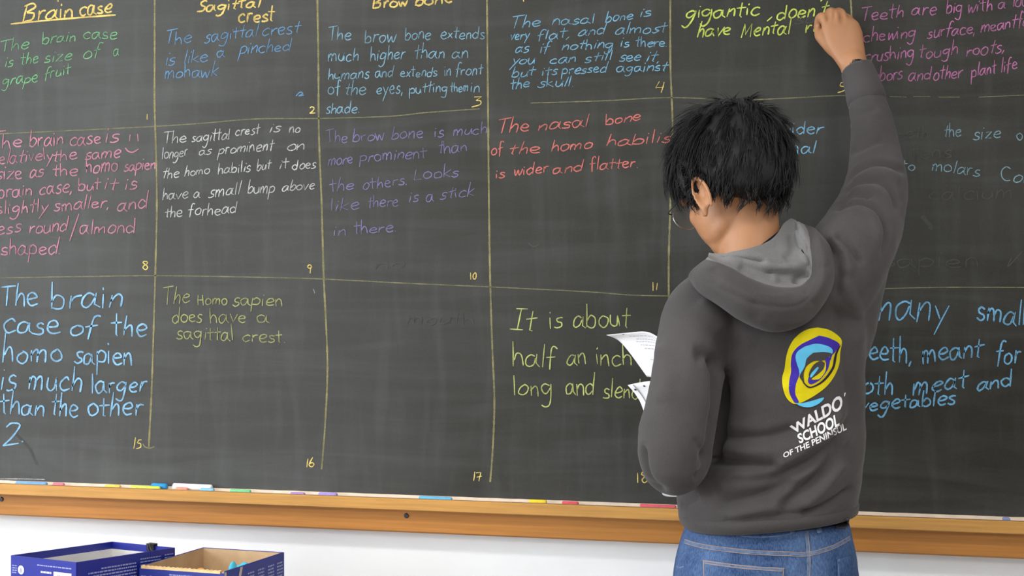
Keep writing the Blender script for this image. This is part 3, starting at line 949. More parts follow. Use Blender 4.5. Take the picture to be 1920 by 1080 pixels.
HM = hoodie_mat('charcoal grey sweatshirt fleece', (0.060, 0.0555, 0.0555))
LM = hoodie_mat('light grey marl hood lining', (0.160, 0.158, 0.158))
V, Fc = [], []
T = [ring(1438, 962, 2.215, 158, .130, 2.5, .085), ring(1437, 950, 2.215, 163, .138, 2.5, .075), ring(1437, 925, 2.215, 166, .143, 2.5, .06), ring(1447, 890, 2.215, 162, .142, 2.4, .03),
     ring(1460, 830, 2.21, 154, .136, 2.4), ring(1466, 760, 2.205, 148, .130, 2.4), ring(1466, 690, 2.20, 150, .128, 2.4), ring(1462, 630, 2.19, 156, .124, 2.4),
     ring(1455, 580, 2.19, 165, .108, 2.3), ring(1440, 545, 2.195, 150, .088, 2.2), ring(1428, 515, 2.195, 110, .070, 2.0), ring(1418, 495, 2.19, 84, .062, 2.0), ring(1412, 484, 2.185, 70, .056, 2)]
add_loft(V, Fc, T, 48)
# left sleeve
add_tube(V, Fc, [(1370, 560, 2.18, .072), (1322, 590, 2.155, .070), (1303, 632, 2.13, .066), (1292, 690, 2.105, .062), (1282, 750, 2.09, .062), (1268, 810, 2.08, .064), (1266, 850, 2.085, .063), (1264, 868, 2.105, .058)], 6, 28)
add_tube(V, Fc, [(1264, 868, 2.105, .057), (1260, 840, 2.15, .057), (1254, 805, 2.22, .050), (1255, 775, 2.27, .040), (1256, 762, 2.29, .035)], 6, 26)
# right sleeve
add_tube(V, Fc, [(1480, 590, 2.18, .085), (1548, 540, 2.155, .082), (1594, 470, 2.17, .074), (1628, 405, 2.25, .066), (1643, 345, 2.325, .058), (1642, 295, 2.37, .050), (1635, 235, 2.398, .0415), (1624, 180, 2.432, .0345), (1613, 150, 2.453, .0305)], 6, 30)
add_tube(V, Fc, [(1560, 640, 2.19, .07), (1585, 560, 2.18, .065), (1615, 480, 2.19, .052), (1640, 420, 2.24, .045)], 5, 24)
hood_me = remesh(V, Fc, 0.0045, 14, 0.6)
FOLD = [
    # armpit of the left arm
    ([(1338, 655), (1352, 700), (1350, 760), (1340, 830), (1328, 880)], 13, -22),
    ([(1300, 665), (1330, 665), (1352, 690)], 14, -14),
    # swags across the back, pulled from the right hip up to the left elbow
    ([(1335, 816), (1400, 822), (1450, 818), (1500, 800)], 12, -12),
    ([(1335, 838), (1410, 846), (1470, 842), (1540, 808)], 13, 7),
    ([(1330, 862), (1390, 868), (1430, 874), (1462, 872)], 10, -20),
    ([(1330, 893), (1400, 886), (1450, 876), (1500, 852), (1560, 806), (1600, 745)], 14, 12),
    ([(1400, 905), (1460, 892), (1520, 862), (1575, 815), (1604, 770)], 12, -12),
    ([(1480, 905), (1530, 880), (1570, 845), (1602, 800)], 10, 7),
    ([(1335, 945), (1390, 935), (1450, 920), (1490, 900)], 12, -14),
    ([(1340, 915), (1400, 912), (1450, 903)], 12, 6),
    ([(1455, 958), (1500, 925), (1545, 880), (1585, 820)], 11, -16),
    ([(1500, 955), (1545, 915), (1590, 860)], 11, 9),
    ([(1360, 968), (1430, 955), (1470, 945)], 12, 7),
    ([(1500, 962), (1550, 948), (1604, 912)], 8, -13),
    ([(1275, 945), (1290, 940), (1310, 925)], 8, -8),
    ([(1350, 980), (1440, 968), (1540, 960)], 6, -6),
    # upper back
    ([(1345, 620), (1400, 655), (1450, 692), (1480, 725)], 26, -9),
    ([(1310, 560), (1350, 600), (1420, 650)], 20, 6),
    ([(1560, 560), (1580, 640), (1592, 720), (1600, 800)], 14, -8),
    ([(1575, 520), (1605, 580), (1612, 660)], 12, 6),
    # right sleeve: arcs of cloth bunched at the bend of the elbow
    ([(1582, 352), (1603, 322), (1638, 306), (1672, 310), (1704, 330)], 5, -11),
    ([(1586, 372), (1608, 342), (1640, 325), (1675, 330), (1695, 348)], 9, 6),
    ([(1576, 378), (1602, 347), (1636, 337), (1662, 345), (1680, 370), (1682, 400)], 5, -11),
    ([(1572, 392), (1600, 362), (1630, 352), (1655, 366), (1668, 395)], 7, 4),
    ([(1566, 398), (1592, 370), (1616, 363), (1638, 370)], 4.5, -9),
    ([(1562, 395), (1605, 378), (1636, 386), (1656, 410), (1661, 445), (1652, 490)], 5, -10),
    ([(1560, 415), (1600, 396), (1630, 402), (1645, 430), (1645, 470)], 9, 4),
    ([(1565, 440), (1592, 462), (1618, 498)], 7, -8),
    ([(1540, 445), (1566, 472), (1576, 510), (1566, 560)], 7, -13),
    ([(1552, 435), (1585, 470), (1592, 520)], 8, 6),
    ([(1560, 300), (1600, 285), (1640, 268), (1660, 262)], 6, -4),
    ([(1600, 215), (1625, 210), (1645, 200)], 6, -3),
    # left sleeve
    ([(1205, 830), (1208, 870), (1222, 905), (1250, 926)], 5, -12),
    ([(1240, 640), (1248, 700), (1240, 760)], 16, 5),
    ([(1300, 820), (1318, 850), (1315, 885)], 8, -6),
    ([(1300, 900), (1325, 880), (1335, 845)], 6, -9),
]
folds(hood_me, FOLD)
wrinkle(hood_me, 0.0022, 11, (1, 1, 1.6))
hoodie = link('hoodie', hood_me, HM, person, True)
hoodie['label'] = 'charcoal grey pullover hoodie with a round logo on the back'


def bvh(me):
    co, _ = get_co(me)
    return BVHTree.FromPolygons([Vector(c) for c in co], [tuple(p.vertices) for p in me.polygons])


hood_bvh = bvh(hood_me)


def drape(px, py, tree, off, dflt=2.1):
    v = (Fv + (px - 960) / FPX * Rv + (540 - py) / FPX * Zv).normalized()
    loc, nrm, idx, dist = tree.ray_cast(CAM, v)
    if loc is None: return P(px, py, dflt)
    return loc - v * off


# hem band and cuffs: ribbed knit
def rib_band(name, ringsA, m, parent, ribs=90, depth=0.0012):
    V, Fc = [], []
    seg = ribs * 2
    n = len(ringsA)
    for (c, A, Bx, ex) in ringsA:
        for k in range(seg):
            t = 2 * math.pi * k / seg
            ct, st = math.cos(t), math.sin(t)
            u = math.copysign(abs(ct) ** (2 / ex), ct); v = math.copysign(abs(st) ** (2 / ex), st)
            p = A * u + Bx * v
            V.append(c + p + p.normalized() * (depth if k % 2 else 0))
    for i in range(n - 1):
        for k in range(seg):
            a = i * seg + k; b = i * seg + (k + 1) % seg
            Fc.append((a, b, b + seg, a + seg))
    return mesh_obj(name, V, Fc, m, parent, True)


rib_band('hem_band', [ring(1440, 942, 2.215, 156, .130, 2.5, .075), ring(1438, 949, 2.215, 162.5, .139, 2.5, .08), ring(1438, 958, 2.215, 162, .138, 2.5, .09), ring(1439, 967, 2.215, 160, .134, 2.5, .10), ring(1439, 971, 2.215, 154, .127, 2.5, .105), ring(1439, 966, 2.215, 148, .121, 2.5, .10)], HM, hoodie, 130)


def tube_rings(pts, n=3):
    q = interp_path(pts, n); cs = [P(*a[:3]) for a in q]; out = []
    for i, c in enumerate(cs):
        t = (cs[min(i + 1, len(cs) - 1)] - cs[max(0, i - 1)]).normalized()
        A = t.cross(Vector((0, 1, .13))).normalized(); B2 = t.cross(A).normalized()
        out.append((c, A * q[i][3], B2 * q[i][3], 2.0))
    return out


rib_band('cuff', tube_rings([(1627, 196, 2.421, .0345), (1625, 188, 2.426, .0372), (1618, 163, 2.444, .0352), (1611, 142, 2.458, .0330), (1608, 133, 2.465, .0318), (1608, 137, 2.461, .0285)], 3), HM, hoodie, 46, .0007)
rib_band('cuff', tube_rings([(1255, 785, 2.25, .043), (1255, 772, 2.28, .042), (1256, 760, 2.30, .038), (1256, 752, 2.315, .034), (1256, 754, 2.31, .029)], 3), HM, hoodie, 46, .0007)

# ---- hood lying on the back: a folded collar surface, control grid in (px, py, depth)
# u goes round from the wearer's left-front, behind the neck, to the right-front
HOODG = [
    #  neck inner        inner wall        pocket deep         inner up           rim                 outer upper         outer mid          outer low            seam under
    [(1330, 476, 2.16), (1328, 480, 2.15), (1327, 484, 2.14), (1325, 487, 2.13), (1322, 490, 2.115), (1312, 498, 2.10), (1300, 508, 2.10), (1294, 520, 2.11), (1310, 530, 2.14)],
    [(1352, 478, 2.13), (1348, 485, 2.12), (1346, 492, 2.12), (1340, 492, 2.095), (1334, 494, 2.070), (1322, 507, 2.055), (1308, 526, 2.062), (1312, 545, 2.08), (1335, 550, 2.12)],
    [(1375, 474, 2.105), (1374, 484, 2.10), (1376, 494, 2.11), (1372, 503, 2.085), (1366, 508, 2.040), (1352, 524, 2.020), (1338, 548, 2.030), (1350, 572, 2.055), (1375, 575, 2.10)],
    [(1400, 468, 2.095), (1402, 482, 2.09), (1408, 500, 2.105), (1402, 518, 2.080), (1398, 526, 2.020), (1388, 545, 2.000), (1380, 572, 2.008), (1390, 598, 2.035), (1410, 600, 2.08)],
    [(1425, 460, 2.095), (1432, 478, 2.09), (1442, 500, 2.105), (1440, 528, 2.085), (1436, 542, 2.015), (1430, 562, 1.992), (1428, 592, 2.000), (1436, 617, 2.030), (1445, 615, 2.08)],
    [(1445, 450, 2.10), (1458, 472, 2.095), (1470, 500, 2.105), (1474, 532, 2.085), (1474, 548, 2.020), (1474, 568, 1.998), (1476, 594, 2.005), (1480, 616, 2.035), (1480, 610, 2.08)],
    [(1458, 437, 2.115), (1476, 462, 2.105), (1492, 494, 2.11), (1501, 525, 2.09), (1506, 543, 2.035), (1512, 558, 2.012), (1518, 578, 2.020), (1518, 596, 2.045), (1512, 590, 2.09)],
    [(1466, 424, 2.135), (1488, 452, 2.12), (1508, 480, 2.12), (1519, 504, 2.10), (1527, 520, 2.055), (1540, 530, 2.035), (1550, 545, 2.045), (1548, 560, 2.07), (1535, 560, 2.10)],
    [(1474, 416, 2.155), (1492, 430, 2.14), (1506, 450, 2.13), (1515, 470, 2.11), (1528, 482, 2.075), (1545, 490, 2.060), (1560, 505, 2.07), (1560, 520, 2.09), (1545, 525, 2.11)],
    [(1482, 412, 2.18), (1490, 416, 2.165), (1500, 426, 2.15), (1508, 438, 2.125), (1520, 446, 2.100), (1538, 452, 2.088), (1552, 463, 2.095), (1556, 478, 2.11), (1545, 490, 2.13)],
    [(1484, 414, 2.215), (1490, 414, 2.20), (1496, 416, 2.185), (1502, 420, 2.165), (1510, 424, 2.145), (1522, 428, 2.135), (1532, 436, 2.14), (1536, 448, 2.15), (1530, 460, 2.17)],
]
nu, nv = len(HOODG), len(HOODG[0])
SU, SV = 9, 8
rows = []
DZ = (0, -.004, -.030, -.022, 0, 0, 0, 0, 0)
for r in HOODG:
    r = [(p[0], p[1], p[2] + DZ[k]) for k, p in enumerate(r)]
    rows.append(smooth_line(r, SV))
rows = [[(p[0], p[1], p[2]) for p in r] for r in rows]
cols = [smooth_line([rows[i][j] for i in range(nu)], SU) for j in range(len(rows[0]))]
NU, NV = len(cols[0]), len(cols)
grid = [[P(*cols[j][i]) for j in range(NV)] for i in range(NU)]


def hood_part(name, j0, j1, m, label=None, thick=0.004):
    bm = bmesh.new()
    vv = [[bm.verts.new(grid[i][j]) for j in range(j0, j1 + 1)] for i in range(NU)]
    for i in range(NU - 1):
        for j in range(j1 - j0):
            bm.faces.new((vv[i][j], vv[i + 1][j], vv[i + 1][j + 1], vv[i][j + 1]))
    me = bpy.data.meshes.new(name); bm.normal_update(); bm.to_mesh(me); bm.free()
    return me


rim = 4 * SV
mo = hood_part('hood', rim - 3, NV - 1, HM)
mi = hood_part('hood_lining', 0, rim - 3, LM)
folds(mo, [([(1310, 512), (1360, 545), (1430, 572), (1500, 570), (1545, 520)], 4, -2.5),
           ([(1318, 500), (1370, 535), (1440, 560), (1500, 552)], 5, 2.0),
           ([(1440, 600), (1480, 605), (1520, 590)], 7, 3), ([(1335, 505), (1350, 535)], 8, -3), ([(1410, 560), (1425, 600)], 12, -3), ([(1505, 545), (1530, 575)], 7, -4), ([(1535, 500), (1556, 500)], 6, -3)], True)
folds(mi, [([(1385, 497), (1400, 515), (1412, 530)], 7, -8), ([(1425, 495), (1460, 505), (1510, 500)], 7, 9), ([(1345, 490), (1390, 493), (1440, 503), (1500, 505)], 5, 8),
           ([(1350, 483), (1400, 485), (1440, 492)], 5, -7), ([(1490, 535), (1495, 520), (1520, 512)], 6, -12), ([(1445, 515), (1452, 535)], 7, 8), ([(1500, 430), (1505, 470), (1512, 500)], 7, 6), ([(1480, 440), (1485, 470), (1470, 490)], 8, -5)], True)
wrinkle(mi, 0.0022, 22, (1, 1, 1.4), 5)
wrinkle(mo, 0.0012, 16, (1, 1, 1), 2)


def solidified(name, me, m, parent, th):
    o = link(name, me, m, parent, True)
    md = o.modifiers.new('thickness', 'SOLIDIFY'); md.thickness = th; md.offset = -1
    return o


solidified('hood', mo, HM, hoodie, 0.003)
ho = solidified('hood_lining', mi, LM, hoodie, 0.0025); ho['label'] = 'light grey marl hood lining'
# stitched seam ridge of the rim hem
# t-shirt collar
V, Fc = [], []
TS = mat('black t-shirt jersey', (0.012, 0.012, 0.018), 0.9, 0.1, 0.1, 300)
rg = tube_rings([(1408, 466, 2.173, .0615), (1409, 469, 2.173, .063), (1410, 478, 2.173, .066), (1412, 490, 2.172, .070), (1414, 505, 2.17, .072)], 3)
rg = [(c, A + 0 * A, B2, e) for c, A, B2, e in rg]
for i, (c, A, B2, e) in enumerate(rg):
    # collar rises toward the wearer's right (image right)
    rg[i] = (c + Rv * 0.004, A + Zv * (0.016 if A.dot(Rv) > 0 else -0.016), B2, e)
rib_band('t_shirt', rg, TS, person, 60, .0004)

# ---- logo print on the back
PR = {'y': mat('yellow screen print', sr(205, 190, 20), 0.8, 0.15, 0.06, 60), 'p': mat('violet screen print', sr(62, 45, 155), 0.8, 0.15, 0.05, 60),
      'b': mat('light blue screen print', sr(95, 185, 225), 0.8, 0.15, 0.05, 60), 'w': mat('white screen print', sr(225, 225, 225), 0.8, 0.15, 0.04, 60),
      'g': HM, 'k': mat('dark print outline', sr(45, 38, 52), 0.85, 0.1)}


def zl(p):
    return (1400 + p[0] * 0.27778, 580 + p[1] * 0.27778)


def drape_poly(name, pts, m, off, parent, tree=None, smooth=True, maxe=5.0, conv=zl):
    tree = tree or hood_bvh
    q = pts
    if smooth:
        q = smooth_line(list(pts) + [pts[0]], 4)[:-1]
    q = [conv(p) for p in q]
    tris = tessellate_polygon([[Vector((x, y, 0)) for x, y in q]])
    bm = bmesh.new()
    vs = [bm.verts.new((x, y, 0)) for x, y in q]
    for t in tris:
        try: bm.faces.new([vs[i] for i in t])
        except ValueError: pass
    subdiv(bm, maxe)
    for v in bm.verts:
        v.co = drape(v.co.x, v.co.y, tree, off)
    me = bpy.data.meshes.new(name); bm.normal_update(); bm.to_mesh(me); bm.free()
    return link(name, me, m, parent, True)


def subdiv(bm, maxe):
    for _ in range(7):
        es = [e for e in bm.edges if e.calc_length() > maxe]
        if not es: break
        bmesh.ops.subdivide_edges(bm, edges=es, cuts=1)
        bmesh.ops.triangulate(bm, faces=[f for f in bm.faces if len(f.verts) > 3])


LOGO = [
 ('y', [(480, 122), (560, 140), (625, 185), (643, 222), (632, 290), (625, 370), (592, 450), (540, 520), (470, 575), (400, 615), (340, 640), (298, 628), (262, 585), (243, 520), (240, 460), (256, 400), (265, 330), (285, 260), (320, 200), (370, 155), (420, 132)]),
 ('p', [(490, 177), (560, 195), (628, 236), (600, 285), (578, 310), (565, 345), (560, 300), (577, 275), (530, 262), (460, 262), (400, 290), (360, 330), (350, 380), (356, 430), (352, 455), (333, 505), (328, 570), (352, 625), (326, 632), (298, 588), (285, 540), (288, 480), (300, 420), (298, 370), (305, 310), (330, 268), (370, 235), (430, 205)]),
 ('b', [(395, 250), (470, 232), (545, 247), (579, 272), (572, 302), (520, 291), (450, 296), (408, 332), (392, 385), (360, 448), (354, 410), (338, 365), (330, 318), (347, 282)]),
 ('g', [(450, 293), (520, 288), (572, 297), (562, 316), (520, 345), (455, 350), (405, 385), (385, 440), (390, 505), (372, 480), (358, 448), (392, 385), (406, 332)]),
 ('k', [(642, 232), (612, 300), (590, 400), (520, 490), (430, 532), (388, 505), (384, 490), (430, 522), (510, 480), (575, 395), (590, 330), (606, 280)]),
 ('p', [(565, 330), (550, 400), (500, 470), (440, 505), (415, 490), (422, 455), (445, 478), (500, 460), (535, 405), (530, 345), (550, 322)]),
 ('g', [(500, 345), (455, 372), (425, 420), (422, 455), (450, 470), (500, 430), (530, 372)]),
 ('y', [(530, 350), (520, 400), (480, 440), (440, 470), (490, 470), (530, 420), (535, 365)]),
 ('b', [(480, 388), (484, 400), (445, 452), (428, 458), (435, 435), (465, 400)]),
 ('b', [(328, 632), (380, 632), (450, 615), (522, 595), (490, 635), (430, 660), (370, 655)]),
]
for i, (k, pts) in enumerate(LOGO):
    drape_poly('logo_print', pts, PR[k], 0.0012 + i * 0.00025, hoodie)


def drape_text(txt, quad, m, off, parent, conv=zl, tree=None, bold=0.03, warp=0.0, name='lettering'):
    cu = bpy.data.curves.new('t', 'FONT'); cu.body = txt; cu.offset = bold; cu.resolution_u = 3
    o = bpy.data.objects.new('t', cu); C.objects.link(o)
    dg = bpy.context.evaluated_depsgraph_get(); dg.update()
    me = bpy.data.meshes.new_from_object(o.evaluated_get(dg))
    bpy.data.objects.remove(o, do_unlink=True)
    bm = bmesh.new(); bm.from_mesh(me)
    xs = [v.co.x for v in bm.verts]; ys = [v.co.y for v in bm.verts]
    x0, x1, y0, y1 = min(xs), max(xs), min(ys), max(ys)
    (bl, br, tl, tr) = quad
    for v in bm.verts:
        u = (v.co.x - x0) / (x1 - x0); w_ = (v.co.y - y0) / (y1 - y0)
        X = (bl[0] * (1 - u) + br[0] * u) * (1 - w_) + (tl[0] * (1 - u) + tr[0] * u) * w_
        Y = (bl[1] * (1 - u) + br[1] * u) * (1 - w_) + (tl[1] * (1 - u) + tr[1] * u) * w_ + warp * math.sin(u * math.pi)
        X, Y = conv((X, Y)); v.co = (X, Y, 0)
    bmesh.ops.triangulate(bm, faces=bm.faces)
    subdiv(bm, 6)
    for v in bm.verts:
        v.co = drape(v.co.x, v.co.y, tree or hood_bvh, off)
    me2 = bpy.data.meshes.new(name); bm.to_mesh(me2); bm.free()
    return link(name, me2, m, parent)


drape_text('WALDO', ((318, 842), (650, 672), (288, 790), (642, 568)), PR['w'], .0014, hoodie, warp=0)
drape_text("'", ((655, 590), (664, 585), (660, 565), (669, 560)), PR['w'], .0014, hoodie)
drape_text('SCHOOL', ((358, 908), (628, 786), (338, 845), (616, 700)), PR['w'], .0014, hoodie)
drape_text('OF THE PENINSUL', ((250, 1005), (676, 812), (244, 970), (666, 762)), PR['w'], .0014, hoodie, bold=.02, warp=6)

# seam lines on the hoodie (armhole, shoulder)
def seam(name, pts, wd, m, parent, tree, off=0.001, thick=None):
    q = smooth_line(pts, 6)
    V, Fc = [], []
    V2, F2 = [], []
    ribbon2d(q, wd, V2, F2, False, random.Random(1))
    return mesh_obj(name, [drape(x, y, tree, off) for x, y in V2], F2, m, parent, True)


# ---- jeans
def denim_mat():
    m, nt, N, L, B = newmat('washed blue denim')
    B.inputs['Roughness'].default_value = 0.85; B.inputs['Specular IOR Level'].default_value = 0.15
    tc = N.new('ShaderNodeTexCoord')
    mp = N.new('ShaderNodeMapping'); mp.inputs['Scale'].default_value = (1, 1, 0.25); L.new(tc.outputs['Object'], mp.inputs[0])
    n = N.new('ShaderNodeTexNoise'); n.inputs['Scale'].default_value = 500; n.inputs['Detail'].default_value = 2; L.new(mp.outputs[0], n.inputs['Vector'])
    n3 = N.new('ShaderNodeTexNoise'); n3.inputs['Scale'].default_value = 14; n3.inputs['Detail'].default_value = 5; L.new(tc.outputs['Object'], n3.inputs['Vector'])
    ad = N.new('ShaderNodeMath'); ad.operation = 'ADD'; L.new(n.outputs['Fac'], ad.inputs[0]); L.new(n3.outputs['Fac'], ad.inputs[1])
    hv = N.new('ShaderNodeMath'); hv.operation = 'MULTIPLY'; hv.inputs[1].default_value = 0.5; L.new(ad.outputs[0], hv.inputs[0])
    rp = N.new('ShaderNodeValToRGB')
    rp.color_ramp.elements[0].position = 0.36; rp.color_ramp.elements[0].color = (0.020, 0.046, 0.125, 1)
    rp.color_ramp.elements[1].position = 0.66; rp.color_ramp.elements[1].color = (0.088, 0.148, 0.285, 1)
    L.new(hv.outputs[0], rp.inputs[0]); L.new(rp.outputs[0], B.inputs['Base Color'])
    bp = N.new('ShaderNodeBump'); bp.inputs['Strength'].default_value = 0.3; bp.inputs['Distance'].default_value = 0.001
    L.new(n.outputs['Fac'], bp.inputs['Height']); L.new(bp.outputs[0], B.inputs['Normal'])
    return m


DM = denim_mat()
DM2 = mat('faded denim seam edge', (0.105, 0.155, 0.265), 0.85, 0.1, 0.25, 120, 0.3, 300)
THR = mat('tan stitching thread', (0.30, 0.22, 0.18), 0.8, 0.1)
V, Fc = [], []
add_loft(V, Fc, [ring(1439, 972, 2.215, 146, .112, 2.5, .03), ring(1438, 990, 2.215, 152, .118, 2.5, .02), ring(1436, 1030, 2.215, 162, .128, 2.5), ring(1434, 1075, 2.215, 170, .135, 2.5), ring(1434, 1140, 2.215, 172, .130, 2.5), ring(1436, 1190, 2.215, 160, .11, 2.3)], 40)
for s in (1, -1):
    hx = 1437 + s * 78
    add_tube(V, Fc, [(hx, 1110, 2.215, .088), (hx + s * 2, 1180, 2.215, .088), (hx + s * 6, 1320, 2.21, .080), (hx + s * 8, zpy(.5, 2.2), 2.2, .066), (hx + s * 8, zpy(.3, 2.215), 2.22, .060), (hx + s * 8, zpy(.13, 2.23), 2.235, .056), (hx + s * 8, zpy(.10, 2.23), 2.235, .055)], 5, 24)
jm = remesh(V, Fc, 0.006, 6, 0.6)
folds(jm, [([(1300, 1040), (1290, 1080)], 12, 3), ([(1515, 1000), (1516, 1085)], 4, -3), ([(1350, 1000), (1450, 1012), (1510, 1005)], 6, -2), ([(1370, 1055), (1440, 1058)], 12, -2),
           ([(1500, 1050), (1480, 1085)], 8, 3)])
wrinkle(jm, 0.0018, 12, (1, 1, 1.5), 9)
jeans = link('jeans', jm, DM, person, True); jeans['label'] = 'washed blue denim jeans'
jb = bvh(jm)
# yoke, centre seam, waistband edge, pocket outlines
for nm, pts, wd, mt_, off in (
        ('yoke_seam', [(1283, 1014), (1320, 1024), (1400, 1034), (1480, 1038), (1516, 1038), (1560, 1026), (1594, 1008)], 6, DM2, .0012),
        ('yoke_stitch', [(1283, 1011), (1320, 1021), (1400, 1031), (1480, 1035), (1516, 1035), (1560, 1023), (1594, 1005)], 1.3, THR, .002),
        ('yoke_stitch', [(1283, 1018), (1320, 1028), (1400, 1038), (1480, 1042), (1516, 1042), (1560, 1030), (1594, 1012)], 1.3, THR, .002),
        ('centre_seam', [(1510, 985), (1515, 1030), (1516, 1060), (1514, 1100)], 7, DM2, .0016),
        ('seam_stitch', [(1513, 985), (1518, 1030), (1519, 1060), (1517, 1100)], 1.2, THR, .0022),
        ('waistband_edge', [(1355, 998), (1400, 1006), (1450, 1006), (1500, 998), (1540, 992), (1590, 982)], 2.2, DM2, .0014)):
    seam(nm, pts, wd, mt_, jeans, jb, off)


def thick_patch(name, pts, m, off, th, parent, tree):
    """a cloth patch that lies on the surface and has a real edge"""
    o = drape_poly(name, pts, m, off, parent, tree, False, 8, lambda p: p)
    md = o.modifiers.new('thickness', 'SOLIDIFY'); md.thickness = th; md.offset = 0
    return o


pk = thick_patch('back_pocket', [(1317, 1050), (1395, 1060), (1471, 1065), (1467, 1120), (1455, 1165), (1385, 1180), (1325, 1158), (1318, 1110)], DM, .0018, .002, jeans, jb)
for pts in ([(1317, 1051), (1395, 1061), (1471, 1066)], [(1321, 1056), (1395, 1066), (1466, 1071)], [(1319, 1050), (1321, 1110), (1327, 1156)], [(1469, 1066), (1465, 1120), (1454, 1162)]):
    seam('pocket_stitch', pts, 1.5, THR, pk, jb, .0036)
seam('pocket_hem', [(1318, 1053), (1395, 1063), (1470, 1068)], 7, DM2, pk, jb, .0032)
pk2 = thick_patch('back_pocket', [(1570, 1049), (1585, 1045), (1597, 1041), (1598, 1110), (1596, 1150), (1576, 1150), (1571, 1110)], DM, .0018, .002, jeans, jb)
seam('pocket_hem', [(1571, 1051), (1585, 1047), (1597, 1043)], 4, DM2, pk2, jb, .0032)
seam('pocket_hem', [(1572, 1050), (1573, 1080), (1574, 1110)], 3, DM2, pk2, jb, .0032)
seam('front_pocket_edge', [(1268, 1062), (1275, 1064), (1282, 1062)], 3, DM2, jeans, jb, .002)
for x, y0_, y1_ in ((1484, 986, 1000), (1534, 984, 999)):
    thick_patch('belt_loop', [(x - 5, y0_), (x + 4, y0_), (x + 7, y1_), (x - 2, y1_)], DM2, .003, .003, jeans, jb)
LE = mat('dark brown leather', (0.03, 0.028, 0.035), 0.6, 0.3, 0.2, 80)
thick_patch('leather_patch', [(1566, 978), (1592, 970), (1592, 984), (1586, 990), (1568, 990)], LE, .006, .003, jeans, jb)

# shoes
SHM = mat('black canvas', (0.02, 0.02, 0.022), 0.8, 0.2, 0.1, 200); SOL = mat('white rubber sole', (0.6, 0.6, 0.58), 0.6, 0.3)
for s in (1, -1):
    hx = 1437 + s * 78 + s * 8
    base = P(hx, 540, 2.235); base.z = 0
    V, Fc = [], []
    rr = []
    for t, hw, h in ((-.06, .030, .075), (-.045, .038, .085), (0, .040, .095), (.05, .042, .080), (.10, .045, .062), (.15, .046, .050), (.19, .038, .040), (.21, .022, .030)):
        c = base + Fv * t + Zv * (.02 + h / 2); rr.append((c, Rv * hw, Zv * (h / 2), 2.6))
    add_loft(V, Fc, rr, 20)
    sh = mesh_obj('shoe', V, Fc, SHM, person, True)
    V, Fc = [], []
    rr = [(base + Fv * t + Zv * .0125, Rv * hw, Zv * .012, 5) for t, hw in ((-.068, .026), (-.05, .040), (0, .042), (.05, .044), (.10, .049), (.15, .050), (.19, .042), (.217, .024))]
    add_loft(V, Fc, rr, 24)
    mesh_obj('sole', V, Fc, SOL, sh)

# ---- glasses
GM = M['black']
def wire(name, pts, r, m, parent, closed=False, n=5):
    q = smooth_line(pts + ([pts[0]] if closed else []), n)
    q = [Vector(p) for p in q]
    V, Fc = [], []
    rings = []
    for i, c in enumerate(q):
        t = (q[min(i + 1, len(q) - 1)] - q[max(0, i - 1)]).normalized()
        A = t.cross(Vector((.3, .2, 1))).normalized(); B2 = t.cross(A).normalized()
        rings.append((c, A * r, B2 * r, 2))
    add_loft(V, Fc, rings, 8)
    return mesh_obj(name, V, Fc, m, parent, True)


gl = wire('glasses', [hp(s * .002, .106, -.004) for s in ()] or [tuple(hp(.012, .106, -.006)), tuple(hp(0, .109, -.002)), tuple(hp(-.012, .106, -.006))], .0010, GM, person)
GL = M['glass']
SV_ = mat('thin silver wire', (0.6, 0.6, 0.62), 0.25, 0.5, metal=1.0)
for s in (1, -1):
    cx_, cz_ = s * .036, -.014
    loop = [tuple(hp(cx_ + .025 * math.cos(a), .104 - .006 * abs(cx_ + .025 * math.cos(a)) / .06, cz_ + .019 * math.sin(a))) for a in [2 * math.pi * k / 14 for k in range(14)]]
    wire('rim', loop, .0009, SV_, gl, True, 3)
    mesh_obj('lens', [Vector(p) for p in loop], [tuple(range(14))], GL, gl)
    wire('temple', [tuple(hp(s * .060, .101, -.004)), tuple(hp(s * .069, .096, -.003)), tuple(hp(s * .075, .06, -.004)), tuple(hp(s * .077, .015, .000)), tuple(hp(s * .074, -.008, .006))], .0012, GM, gl)

# ---- hair
HRM = mat('black hair', (0.010, 0.010, 0.011), 0.55, 0.25, 0.3, 40)


def hairline(az):
    """lowest u (head frame) that carries hair, by azimuth (0 = face, 180 = nape)"""
    a = abs(az)
    T_ = [(0, .055), (40, .050), (60, .030), (72, -.028), (80, -.030), (88, .012), (106, .014), (118, -.026), (135, -.046), (160, -.056), (180, -.058)]
    for (a0, v0), (a1, v1) in zip(T_, T_[1:]):
        if a <= a1:
            return v0 + (v1 - v0) * (a - a0) / (a1 - a0)
    return T_[-1][1]


def scalp(dirv, extra=0.0):
    """dirv: unit vector in head frame (l, f, u)"""
    l, f, u = dirv
    rx, ry, rz = .073 + extra, .095 + extra, .090 + extra * 1.15
    # narrower toward the nape
    k = 1 / math.sqrt((l / rx) ** 2 + (f / ry) ** 2 + (u / rz) ** 2)
    p = Vector((l * k, f * k - .012, u * k + .028))
    if p.z < -.02:                # neck side of the skull keeps its width further down
        p.z = -.02 + (p.z + .02) * 1.35
    return p


def hw(p):
    return hp(p.x, p.y, p.z)


